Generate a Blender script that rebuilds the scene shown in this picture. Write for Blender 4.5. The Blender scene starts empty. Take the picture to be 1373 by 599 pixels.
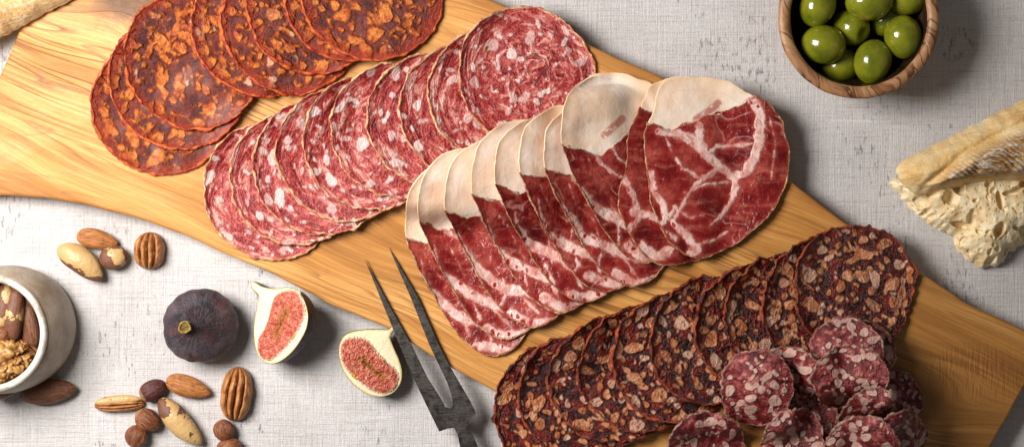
import bpy, bmesh, math
import numpy as np
from mathutils import Vector, Matrix

# ------------------------------------------------------------------ units
S = 0.00045          # metres per unit (a unit is ~0.45 mm)
D = 3000.0           # camera height over the table, in units
BT = 34.0            # board thickness
C = bpy.context.scene.collection
scn = bpy.context.scene
rs = np.random.RandomState(7)

def up(pts, z):
    """photo measurement -> plan coordinates for something standing at height z"""
    p = np.asarray(pts, float).reshape(-1, 2)
    z = np.asarray(z, float)
    f = (D - z) / D
    return np.stack([(p[:, 0] - 686.5) * f, (299.5 - p[:, 1]) * f], 1)

# ------------------------------------------------------------------ numpy noise
def _h(ix, iy, iz, seed):
    n = (ix.astype(np.int64) * 374761393 + iy.astype(np.int64) * 668265263 + iz.astype(np.int64) * 2147483647 + seed * 1274126177) & 0xffffffff
    n = ((n ^ (n >> 13)) * 1274126177) & 0xffffffff
    n = (n ^ (n >> 16)) & 0xffffffff
    return n / 4294967295.0

def vn(x, y, z=0.0, seed=0):
    x, y, z = np.broadcast_arrays(np.asarray(x, float), np.asarray(y, float), np.asarray(z, float))
    ix, iy, iz = np.floor(x), np.floor(y), np.floor(z)
    fx, fy, fz = x - ix, y - iy, z - iz
    fx, fy, fz = [f * f * (3 - 2 * f) for f in (fx, fy, fz)]
    r = 0
    for a in (0, 1):
        for b in (0, 1):
            for c in (0, 1):
                w = (fx if a else 1 - fx) * (fy if b else 1 - fy) * (fz if c else 1 - fz)
                r = r + w * _h(ix + a, iy + b, iz + c, seed)
    return r * 2 - 1

def fbm(x, y, z=0.0, seed=0, octs=3, gain=.5):
    r, a, f = 0, 1.0, 1.0
    for o in range(octs):
        r = r + a * vn(np.asarray(x) * f, np.asarray(y) * f, np.asarray(z) * f, seed + o * 17)
        a *= gain; f *= 2.03
    return r

# ------------------------------------------------------------------ 2-D shapes
def segdist(P, Q, closed):
    P = np.asarray(P, float); Q = np.asarray(Q, float)
    A = Q if closed else Q[:-1]
    B = np.roll(Q, -1, 0) if closed else Q[1:]
    best = np.full(len(P), 1e9)
    for a, b in zip(A, B):
        ab = b - a
        t = np.clip(((P - a) @ ab) / max(ab @ ab, 1e-9), 0, 1)
        d = np.hypot(*(P - a - t[:, None] * ab).T)
        best = np.minimum(best, d)
    return best

def segtaper(P, Q, w0, w1):
    Q = np.asarray(Q, float); n = len(Q) - 1
    best = np.full(len(P), 1e9)
    for i in range(n):
        a, b = Q[i], Q[i + 1]; ab = b - a
        t = np.clip(((P - a) @ ab) / max(ab @ ab, 1e-9), 0, 1)
        w = w0 + (w1 - w0) * (i + t) / n
        best = np.minimum(best, np.hypot(*(P - a - t[:, None] * ab).T) - w)
    return best

def inside(P, Q):
    P = np.asarray(P, float); r = np.zeros(len(P), bool)
    x, y = P.T
    for a, b in zip(Q, np.roll(Q, -1, 0)):
        c = (a[1] > y) != (b[1] > y)
        xx = (b[0] - a[0]) * (y - a[1]) / ((b[1] - a[1]) if b[1] != a[1] else 1e-9) + a[0]
        r ^= c & (x < xx)
    return r

def sdf(P, Q):
    d = segdist(P, Q, True)
    return np.where(inside(P, Q), -d, d)

def smooth_closed(poly, n):
    """closed Catmull-Rom through the points, resampled evenly, counter-clockwise"""
    p = np.asarray(poly, float)
    out = []
    m = len(p)
    for i in range(m):
        p0, p1, p2, p3 = p[i - 1], p[i], p[(i + 1) % m], p[(i + 2) % m]
        for t in np.linspace(0, 1, 16, endpoint=False):
            out.append(.5 * (2 * p1 + (p2 - p0) * t + (2 * p0 - 5 * p1 + 4 * p2 - p3) * t * t + (3 * p1 - p0 - 3 * p2 + p3) * t ** 3))
    q = np.array(out)
    L = np.hypot(*(np.roll(q, -1, 0) - q).T)
    s = np.concatenate([[0], np.cumsum(L)])
    q2 = np.vstack([q, q[:1]])
    u = np.linspace(0, s[-1], n, endpoint=False)
    r = np.stack([np.interp(u, s, q2[:, 0]), np.interp(u, s, q2[:, 1])], 1)
    a = 0.5 * np.sum(r[:, 0] * np.roll(r[:, 1], -1) - np.roll(r[:, 0], -1) * r[:, 1])
    return r if a > 0 else r[::-1]

def ellipse(cx, cy, rx, ry, rot=0, n=24, wob=0.03, seed=0):
    t = np.linspace(0, 2 * np.pi, n, endpoint=False)
    k = 1 + wob * fbm(np.cos(t) * 1.6, np.sin(t) * 1.6, 0, seed, 2)
    x, y = rx * k * np.cos(t), ry * k * np.sin(t)
    c, s = math.cos(rot), math.sin(rot)
    return np.stack([cx + x * c - y * s, cy + x * s + y * c], 1)

# ------------------------------------------------------------------ objects
def tag(o, label=None, cat=None, group=None, kind=None):
    if label: o['label'] = label
    if cat: o['category'] = cat
    if group: o['group'] = group
    if kind: o['kind'] = kind
    return o

def empty(name, org, rz=0.0):
    o = bpy.data.objects.new(name, None); C.objects.link(o)
    o.location = Vector(org) * S; o.rotation_euler = (0, 0, rz)
    o.empty_display_size = .01
    return o

def mk(name, v, f, mat, parent=None, org=None, local=False, rot=None, smooth=True, attrs=None, recalc=True):
    """one mesh object. v in units; absolute plan coordinates unless local"""
    v = np.asarray(v, float)
    if org is None: org = (0, 0, 0)
    if not local: v = v - np.array(org)
    me = bpy.data.meshes.new(name)
    lens = np.fromiter((len(q) for q in f), np.int32, len(f))
    flat = np.fromiter((i for q in f for i in q), np.int32, int(lens.sum()))
    me.vertices.add(len(v)); me.vertices.foreach_set('co', (v * S).astype(np.float32).ravel())
    me.loops.add(len(flat)); me.loops.foreach_set('vertex_index', flat)
    me.polygons.add(len(lens)); me.polygons.foreach_set('loop_start', np.concatenate([[0], np.cumsum(lens)[:-1]]).astype(np.int32))
    me.update(calc_edges=True); me.validate()
    if attrs:
        for k, a in attrs.items():
            at = me.attributes.new(k, 'FLOAT', 'POINT')
            at.data.foreach_set('value', np.asarray(a, np.float32))
    if recalc:
        bm = bmesh.new(); bm.from_mesh(me)
        bmesh.ops.recalc_face_normals(bm, faces=bm.faces)
        bm.to_mesh(me); bm.free()
    if smooth: me.polygons.foreach_set('use_smooth', [True] * len(me.polygons))
    if mat is not None: me.materials.append(mat)
    o = bpy.data.objects.new(name, me); C.objects.link(o)
    if parent is not None:
        o.parent = parent
        if rot is not None: o.rotation_euler = rot
    else:
        o.location = Vector(org) * S
        if rot is not None: o.rotation_euler = rot
    return o

def bevel(o, w, seg=3):
    m = o.modifiers.new('bevel', 'BEVEL'); m.width = w * S; m.segments = seg; m.limit_method = 'ANGLE'; m.angle_limit = math.radians(40)

def ringfaces(nr, n, closed=True):
    f = []
    for i in range(nr - 1):
        for j in range(n if closed else n - 1):
            k = (j + 1) % n
            f.append((i * n + j, i * n + k, (i + 1) * n + k, (i + 1) * n + j))
    return f

def lathe(profile, n=96, wob=None, off=0):
    """profile: list of (r, z), local to the axis"""
    t = np.linspace(0, 2 * np.pi, n, endpoint=False)
    v = []
    for r, z in profile:
        v.append(np.stack([r * np.cos(t), r * np.sin(t), np.full(n, z)], 1))
    v = np.concatenate(v)
    if wob: v[:, :2] *= (1 + wob * fbm(v[:, 0] * .02, v[:, 1] * .02, v[:, 2] * .03, 5))[:, None]
    return v, ringfaces(len(profile), n)

# ------------------------------------------------------------------ node helper
class NT:
    def __init__(s, name):
        s.m = bpy.data.materials.new(name); s.m.use_nodes = True
        s.t = s.m.node_tree; s.t.nodes.clear()
        s.out = s.t.nodes.new('ShaderNodeOutputMaterial')
    def n(s, typ, **k):
        q = s.t.nodes.new(typ)
        for a, b in k.items(): setattr(q, a, b)
        return q
    def put(s, sock, val):
        if val is None: return
        if isinstance(val, bpy.types.NodeSocket): s.t.links.new(val, sock)
        else:
            if sock.type == 'RGBA' and len(val) == 3: val = (*val, 1)
            sock.default_value = val
    def math(s, op, a, b=None, c=None, clamp=False):
        q = s.n('ShaderNodeMath', operation=op, use_clamp=clamp)
        for i, x in enumerate((a, b, c)): s.put(q.inputs[i], x)
        return q.outputs[0]
    def vm(s, op, a, b=None, scale=None):
        q = s.n('ShaderNodeVectorMath', operation=op)
        s.put(q.inputs[0], a)
        if b is not None: s.put(q.inputs[1], b)
        if scale is not None: s.put(q.inputs['Scale'], scale)
        return q.outputs['Value'] if op in ('LENGTH', 'DISTANCE', 'DOT_PRODUCT') else q.outputs[0]
    def noise(s, v, scale, detail=2., rough=.5, dist=0., col=False):
        q = s.n('ShaderNodeTexNoise')
        s.put(q.inputs['Vector'], v); s.put(q.inputs['Scale'], scale); s.put(q.inputs['Detail'], detail)
        s.put(q.inputs['Roughness'], rough); s.put(q.inputs['Distortion'], dist)
        return q.outputs[1 if col else 0]
    def vor(s, v, scale, feature='F1', rand=1., dim='3D'):
        q = s.n('ShaderNodeTexVoronoi', feature=feature, voronoi_dimensions=dim)
        s.put(q.inputs['Vector'], v); s.put(q.inputs['Scale'], scale); s.put(q.inputs['Randomness'], rand)
        return q.outputs['Distance'], (q.outputs['Color'] if feature != 'DISTANCE_TO_EDGE' else None)
    def mr(s, v, a, b, c=0., d=1., smooth=True):
        q = s.n('ShaderNodeMapRange', interpolation_type='SMOOTHSTEP' if smooth else 'LINEAR')
        s.put(q.inputs[0], v)
        for i, x in enumerate((a, b, c, d)): s.put(q.inputs[i + 1], x)
        return q.outputs[0]
    def mix(s, f, a, b, blend='MIX'):
        q = s.n('ShaderNodeMix', data_type='RGBA', blend_type=blend)
        s.put(q.inputs[0], f); s.put(q.inputs[6], a); s.put(q.inputs[7], b)
        return q.outputs[2]
    def ramp(s, f, stops, interp='LINEAR'):
        q = s.n('ShaderNodeValToRGB'); cr = q.color_ramp; cr.interpolation = interp
        while len(cr.elements) < len(stops): cr.elements.new(.5)
        for e, (p, c) in zip(cr.elements, stops): e.position = p; e.color = (*c, 1)
        s.put(q.inputs[0], f)
        return q.outputs[0]
    def sep(s, v):
        q = s.n('ShaderNodeSeparateXYZ'); s.put(q.inputs[0], v); return q.outputs
    def comb(s, x, y, z):
        q = s.n('ShaderNodeCombineXYZ')
        for i, a in enumerate((x, y, z)): s.put(q.inputs[i], a)
        return q.outputs[0]
    def obj(s):
        """object coordinates in units"""
        return s.vm('SCALE', s.n('ShaderNodeTexCoord').outputs['Object'], scale=1 / S)
    def rnd(s): return s.n('ShaderNodeObjectInfo').outputs['Random']
    def shift(s, v, amt=900.):
        r = s.rnd()
        return s.vm('ADD', v, s.comb(s.math('MULTIPLY', r, amt), s.math('MULTIPLY', r, amt * 1.7), s.math('MULTIPLY', r, amt * .6)))
    def warp(s, v, scale, amt, detail=2.):
        c = s.noise(v, scale, detail, col=True)
        c = s.vm('SUBTRACT', c, (.5, .5, .5))
        return s.vm('ADD', v, s.vm('SCALE', c, scale=amt))
    def attr(s, name): return s.n('ShaderNodeAttribute', attribute_name=name).outputs['Fac']
    def mapv(s, v, rot=0, sc=(1, 1, 1)):
        q = s.n('ShaderNodeMapping'); s.put(q.inputs[0], v)
        q.inputs['Rotation'].default_value = (0, 0, rot); q.inputs['Scale'].default_value = sc
        return q.outputs[0]
    def done(s, col, rough=.5, bump=None, amp=1., sss=0., sssr=(1., .3, .2), srad=4., spec=.5, coat=0., coatr=.1, trans=0.):
        b = s.n('ShaderNodeBsdfPrincipled')
        s.put(b.inputs['Base Color'], col); s.put(b.inputs['Roughness'], rough)
        s.put(b.inputs['Specular IOR Level'], spec)
        if sss:
            s.put(b.inputs['Subsurface Weight'], sss); b.inputs['Subsurface Radius'].default_value = sssr
            b.inputs['Subsurface Scale'].default_value = srad * S
        if coat: s.put(b.inputs['Coat Weight'], coat); b.inputs['Coat Roughness'].default_value = coatr
        if bump is not None:
            q = s.n('ShaderNodeBump'); q.inputs['Strength'].default_value = 1.; q.inputs['Distance'].default_value = amp * S
            s.put(q.inputs['Height'], bump); s.t.links.new(q.outputs[0], b.inputs['Normal'])
        s.t.links.new(b.outputs[0], s.out.inputs[0])
        s.b = b
        return s.m

# ------------------------------------------------------------------ materials: cured meats
def m_salami():
    t = NT('salami_meat'); o = t.obj(); p = t.shift(o)
    w = t.warp(p, .035, 26., 1.)
    w2 = t.warp(t.warp(p, .03, 18., 0.), .11, 6., 0.)
    ln = t.vm('LENGTH', o)
    # streaks run along the rim
    po = t.vm('ADD', t.vm('SCALE', t.vm('NORMALIZE', o), scale=26.), t.comb(0., 0., ln))
    po = t.shift(t.warp(po, .05, 12., 1.))
    rim = t.mr(ln, 40., 80.)
    iso = t.noise(w, .075, 3.5, .58, 1.2); st = t.noise(po, .10, 3.5, .58, .8)
    marb = t.math('ADD', t.math('MULTIPLY', iso, t.math('SUBTRACT', 1., rim)), t.math('MULTIPLY', st, rim))
    col = t.ramp(marb, [(.30, (.12, .005, .006)), (.42, (.28, .013, .014)), (.50, (.42, .042, .036)), (.56, (.56, .15, .12)), (.62, (.70, .32, .27)), (.72, (.80, .50, .43))])
    fine = t.noise(p, .32, 4., .65)
    col = t.mix(t.mr(fine, .50, .64, 0., .45), col, (.64, .21, .17))
    col = t.mix(t.mr(t.noise(t.vm('ADD', p, (70., 7., 0.)), .16, 3., .6), .50, .62, 0., .7), col, (.22, .004, .010))
    fd = t.math('ADD', t.attr('fat'), t.math('ADD', t.math('MULTIPLY', t.math('SUBTRACT', t.noise(p, .13, 3., .6), .5), 5.), 0.)); lk = t.attr('lump')
    fd = t.math('ADD', fd, t.math('MULTIPLY', t.math('SUBTRACT', t.noise(p, .28, 3., .6), .5), 3.5))
    m = t.math('MULTIPLY', t.mr(fd, 1.1, -1.5), t.mr(lk, 0., 1., .5, .95))
    fat = t.mix(t.noise(p, .10, 3.), (.76, .46, .42), (.88, .70, .65))
    col = t.mix(m, col, fat)
    # crushed pepper
    d, c = t.vor(t.vm('ADD', w, (9., 3., 0.)), 1 / 30.)
    pp = t.math('MULTIPLY', t.mr(d, .13, .09), t.math('GREATER_THAN', t.sep(c)[0], .82))
    col = t.mix(pp, col, t.mix(t.noise(p, .5), (.025, .015, .006), (.25, .17, .04)))
    h = t.math('ADD', t.math('ADD', t.math('MULTIPLY', m, .6), t.math('MULTIPLY', fine, .8)), t.math('MULTIPLY', marb, 2.))
    return t.done(col, t.mix(m, (.26,) * 3, (.38,) * 3), h, 2.2, .10, (1., .25, .15), 4., .5)

def m_chorizo():
    t = NT('chorizo_meat'); o = t.obj(); p = t.shift(o)
    w = t.warp(t.warp(p, .03, 20., 0.), .12, 6., .2)
    ln = t.vm('LENGTH', o)
    n = t.noise(t.warp(p, .04, 14.), .05, 5., .6)
    col = t.ramp(n, [(.35, (.050, .007, .006)), (.5, (.110, .019, .014)), (.66, (.19, .044, .032))])
    gr = t.noise(p, .5, 4., .7)
    col = t.mix(t.mr(gr, .52, .70, 0., .5), col, (.34, .13, .12))
    halo = t.mr(t.noise(w, .040, 3.), .50, .68, 0., .55)
    col = t.mix(halo, col, (.30, .040, .014))
    patch = t.mr(t.noise(t.warp(t.mapv(t.vm('ADD', p, (51., 13., 0.)), .6, (1, .6, 1)), .05, 10., 1.), .062, 2.6, .55), .575, .64)
    col = t.mix(t.math('MULTIPLY', patch, .85), col, t.mix(t.noise(p, .12, 3.), (.55, .09, .012), (.80, .25, .045)))
    fd = t.math('ADD', t.attr('fat'), t.math('ADD', t.math('MULTIPLY', t.math('SUBTRACT', t.noise(p, .13, 3., .6), .5), 9.), 0.)); lk = t.attr('lump')
    col = t.mix(t.mr(t.math('ADD', fd, t.math('MULTIPLY', t.math('SUBTRACT', t.noise(p, .07, 3.), .5), 14.)), 6., 0., 0., .42), col, (.25, .026, .007))
    m = t.mr(fd, 2.0, -2.0)
    fat = t.mix(t.mr(t.noise(p, .10, 3., .6), .32, .66), (.40, .060, .010), (.72, .23, .045))
    pale = t.mr(lk, .93, .95, 0., .8)
    fat = t.mix(t.math('MULTIPLY', pale, .8), fat, (.84, .50, .34))
    col = t.mix(m, col, fat)
    col = t.mix(t.mr(t.math('ADD', ln, t.math('MULTIPLY', n, 14.)), 84., 96., 0., .85), col, (.32, .028, .006))
    h = t.math('ADD', t.math('MULTIPLY', m, 1.2), t.math('ADD', t.math('MULTIPLY', gr, .7), t.math('MULTIPLY', t.noise(w, .14, 4., .6), 1.8)))
    return t.done(col, t.mix(m, (.34,) * 3, (.22,) * 3), h, 3.2, .05, (1., .3, .1), 3., .5, coat=.15, coatr=.22)

def m_sopp():
    t = NT('dark_sausage_meat'); o = t.obj(); p = t.shift(o)
    w = t.warp(t.warp(p, .03, 18., 0.), .15, 5., .5)
    n = t.noise(t.warp(p, .05, 14.), .07, 4., .6)
    col = t.ramp(n, [(.38, (.018, .0015, .001)), (.52, (.085, .004, .0025)), (.65, (.25, .014, .005)), (.80, (.40, .055, .012))])
    fd = t.math('ADD', t.attr('fat'), t.math('ADD', t.math('MULTIPLY', t.math('SUBTRACT', t.noise(p, .13, 3., .6), .5), 5.), 0.)); lk = t.attr('lump')
    m = t.math('MULTIPLY', t.mr(fd, 1.1, -1.0), t.mr(t.noise(p, .09, 3., .6), .30, .46, .45, 1.))
    fat = t.mix(t.mr(t.noise(p, .075, 3.), .36, .64), (.52, .15, .045), (.78, .36, .19))
    fat = t.mix(t.mr(t.noise(p, .22, 3.), .45, .7, 0., .6), fat, (.44, .13, .035))
    fat = t.mix(t.mr(lk, .78, .84, 0., .65), fat, (.78, .48, .36))
    col = t.mix(t.math('MULTIPLY', m, .94), col, fat)
    col = t.mix(t.mr(t.noise(p, .28, 4., .7), .58, .7, 0., .55), col, (.04, .006, .003))
    d, c = t.vor(t.vm('ADD', w, (9., 3., 0.)), 1 / 34.)
    pp = t.math('MULTIPLY', t.mr(d, .10, .07), t.math('GREATER_THAN', t.sep(c)[0], .75))
    col = t.mix(pp, col, (.42, .30, .06))
    col = t.mix(t.mr(t.vm('LENGTH', o), 78., 86., 0., .8), col, (.17, .010, .003))
    h = t.math('ADD', t.math('MULTIPLY', m, 1.2), t.math('ADD', t.math('MULTIPLY', n, 2.0), t.math('MULTIPLY', t.noise(p, .22, 4., .6), 1.5)))
    return t.done(col, t.mix(m, (.14,) * 3, (.24,) * 3), h, 3.8, .05, (1., .3, .1), 3., .5, coat=.45, coatr=.10)

def m_small():
    t = NT('small_salami_meat'); o = t.obj(); p = t.shift(o)
    w = t.warp(t.warp(p, .05, 9., 0.), .16, 4., .4)
    n = t.noise(t.warp(p, .06, 9.), .09, 5., .6)
    col = t.ramp(n, [(.36, (.055, .003, .004)), (.48, (.16, .009, .011)), (.57, (.30, .045, .042)), (.66, (.50, .20, .17))])
    fd = t.math('ADD', t.attr('fat'), t.math('ADD', t.math('MULTIPLY', t.math('SUBTRACT', t.noise(p, .13, 3., .6), .5), 3.5), 0.)); lk = t.attr('lump')
    m = t.math('MULTIPLY', t.mr(fd, .7, -.7), t.mr(lk, 0., 1., .75, 1.))
    col = t.mix(m, col, t.mix(t.noise(p, .15, 3.), (.50, .25, .19), (.72, .50, .42)))
    d, c = t.vor(t.vm('ADD', w, (9., 3., 0.)), 1 / 24.)
    pp = t.math('MULTIPLY', t.mr(d, .12, .09), t.math('GREATER_THAN', t.sep(c)[0], .8))
    col = t.mix(pp, col, (.05, .03, .01))
    h = t.math('ADD', m, t.math('ADD', t.math('MULTIPLY', n, 2.), t.noise(p, .3, 4., .65)))
    return t.done(col, t.mix(m, (.28,) * 3, (.36,) * 3), h, 2.0, .08, (1., .3, .15), 3., .5)

def m_rind(name, c1, c2, rough=.5, sc=.12, amp=2., spec=.4):
    t = NT(name); p = t.shift(t.obj())
    n = t.noise(p, sc, 4., .65)
    col = t.ramp(n, [(.40, c1), (.66, c2)])
    return t.done(col, rough, t.noise(p, .35, 4., .65), amp, 0., spec=spec)

def m_coppa():
    t = NT('cured_neck_meat'); o = t.obj(); p = t.shift(o)
    w = t.warp(p, .03, 22., 1.)
    fd = t.attr('seam'); cd = t.attr('cap'); ed = t.attr('edge')
    n1 = t.noise(w, .022, 3., .55); n2 = t.noise(t.warp(p, .08, 10., 1.), .095, 4.5, .60)
    col = t.ramp(n1, [(.34, (.10, .003, .004)), (.5, (.22, .010, .010)), (.66, (.38, .060, .045))])
    fb = t.noise(t.mapv(t.warp(p, .025, 14., 0.), .95, (.12, 1, 1)), .14, 3., .55)
    col = t.mix(t.mr(fb, .50, .72, 0., .40), col, (.50, .15, .10))
    col = t.mix(t.mr(fb, .46, .30, 0., .5), col, (.14, .004, .006))
    v1 = t.math('ABSOLUTE', t.math('SUBTRACT', t.noise(t.mapv(w, .8, (.45, 1, 1)), .020, 1., .5), .5))
    vg = t.mr(t.noise(p, .03, 1.), .48, .6)
    col = t.mix(t.math('MULTIPLY', t.mr(v1, .012, .002, 0., .45), vg), col, (.66, .34, .30))
    f = t.math('ADD', fd, t.math('MULTIPLY', t.math('SUBTRACT', n2, .5), 12.))
    fat = t.mix(t.mr(t.noise(w, .06, 4., .6), .36, .62), (.62, .25, .21), (.84, .58, .52))
    col = t.mix(t.mr(f, 7., -.5, 0., .55), col, (.40, .062, .045))
    fm = t.mr(f, 1.8, -2.2)
    col = t.mix(t.math('MULTIPLY', fm, .93), col, fat)
    # flecks of lean in the fat near the rim
    d, c = t.vor(t.mapv(t.warp(p, .1, 8., 0.), .7, (1, .6, 1)), 1 / 8.)
    fl = t.math('MULTIPLY', t.mr(d, .40, .30), t.math('GREATER_THAN', t.sep(c)[0], .36))
    col = t.mix(t.math('MULTIPLY', t.math('MULTIPLY', fl, fm), t.mr(ed, 34., 12.)), col, (.34, .012, .012))
    # the fat cap
    cw = t.math('ADD', cd, t.math('MULTIPLY', t.math('SUBTRACT', t.noise(w, .05, 2.), .5), 12.))
    cf = t.mix(t.mr(t.noise(w, .02, 2., .55), .35, .65), (.83, .60, .43), (.88, .72, .61))
    line = t.math('ABSOLUTE', t.math('SUBTRACT', t.math('ADD', ed, t.math('MULTIPLY', n1, 14.)), 24.))
    cf = t.mix(t.mr(line, 1.6, .3, 0., .3), cf, (.74, .50, .36))
    cf = t.mix(t.mr(ed, 9., 0., 0., .6), cf, (.82, .56, .32))
    hole = t.math('MULTIPLY', t.mr(t.attr('streak'), 3., -1.), t.mr(n2, .35, .5))
    cf = t.mix(t.math('MULTIPLY', hole, .8), cf, (.46, .12, .10))
    cm = t.mr(cw, 1.8, -1.8)
    # a brown seam where the cap meets the lean
    col = t.mix(t.math('MULTIPLY', t.mr(t.math('ABSOLUTE', t.math('SUBTRACT', cw, 2.)), 2.2, .4, 0., .6), t.mr(ed, 45., 15.)), col, (.16, .035, .015))
    col = t.mix(cm, col, cf)
    rimm = t.math('MULTIPLY', t.mr(t.math('ADD', ed, t.math('MULTIPLY', n2, 5.)), 6.0, 2.5), t.math('SUBTRACT', 1., cm))
    col = t.mix(t.math('MULTIPLY', rimm, .7), col, t.mix(n2, (.20, .022, .010), (.42, .13, .055)))
    h = t.math('ADD', t.math('MULTIPLY', fm, .5), t.math('ADD', t.math('MULTIPLY', n2, 1.2), t.math('MULTIPLY', t.noise(p, .14, 2., .5), .6)))
    h = t.math('MULTIPLY', h, t.mr(cm, 0., 1., 1., .3))
    return t.done(col, t.mix(cm, (.26,) * 3, (.30,) * 3), h, 2.0, .22, (1., .4, .25), 5., .45, coat=.12, coatr=.2)

# ------------------------------------------------------------------ materials: the rest
def m_table():
    t = NT('painted_canvas_board'); p = t.obj()
    h1 = t.noise(t.mapv(p, .004, (.035, 1, 1)), .42, 5., .68)
    h2 = t.noise(t.mapv(p, -.003, (1, .03, 1)), .42, 5., .68)
    fine = t.noise(t.mapv(p, 0, (.12, 1, 1)), 1.1, 3., .6)
    fine2 = t.noise(t.mapv(p, 0, (1, .12, 1)), 1.1, 3., .6)
    big = t.noise(p, .0045, 4., .6)
    base = t.mix(t.mr(big, .35, .68), (.70, .675, .66), (.565, .54, .525))
    base = t.mix(t.mr(h1, .48, .74, 0., .50), base, (.34, .27, .27))
    base = t.mix(t.mr(h2, .50, .74, 0., .45), base, (.35, .28, .27))
    base = t.mix(t.mr(fine, .5, .8, 0., .30), base, (.32, .25, .25))
    base = t.mix(t.mr(fine2, .5, .8, 0., .30), base, (.32, .26, .26))
    base = t.mix(t.mr(h2, .46, .30, 0., .5), base, (.78, .76, .73))
    base = t.mix(t.mr(h1, .44, .30, 0., .4), base, (.76, .74, .71))
    # dark grey flecks where the paint has skipped the weave
    fk = t.math('MULTIPLY', t.noise(t.mapv(p, 0, (1, .28, 1)), .20, 4., .7), t.mr(t.noise(p, .007, 3.), .40, .64, .80, 1.14))
    base = t.mix(t.mr(fk, .60, .70, 0., .65), base, (.13, .13, .14))
    # long scratches
    for rot, sc, off in ((.72, .010, 3.), (-.66, .008, 41.), (1.45, .007, 9.)):
        q = t.mapv(t.vm('ADD', p, (off * 31, off * 7, 0.)), rot, (.10, 1, 1))
        s = t.math('ABSOLUTE', t.math('SUBTRACT', t.noise(q, sc, 1., .4), .5))
        gate = t.mr(t.noise(t.mapv(p, rot, (.5, 1, 1)), .012, 2.), .60, .66)
        base = t.mix(t.math('MULTIPLY', t.mr(s, .0022, .0006, 0., .7), gate), base, (.80, .79, .78))
    h = t.math('ADD', t.math('ADD', h1, h2), t.math('MULTIPLY', t.math('ADD', fine, fine2), .6))
    return t.done(base, .72, h, 1.5, spec=.25)

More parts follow.
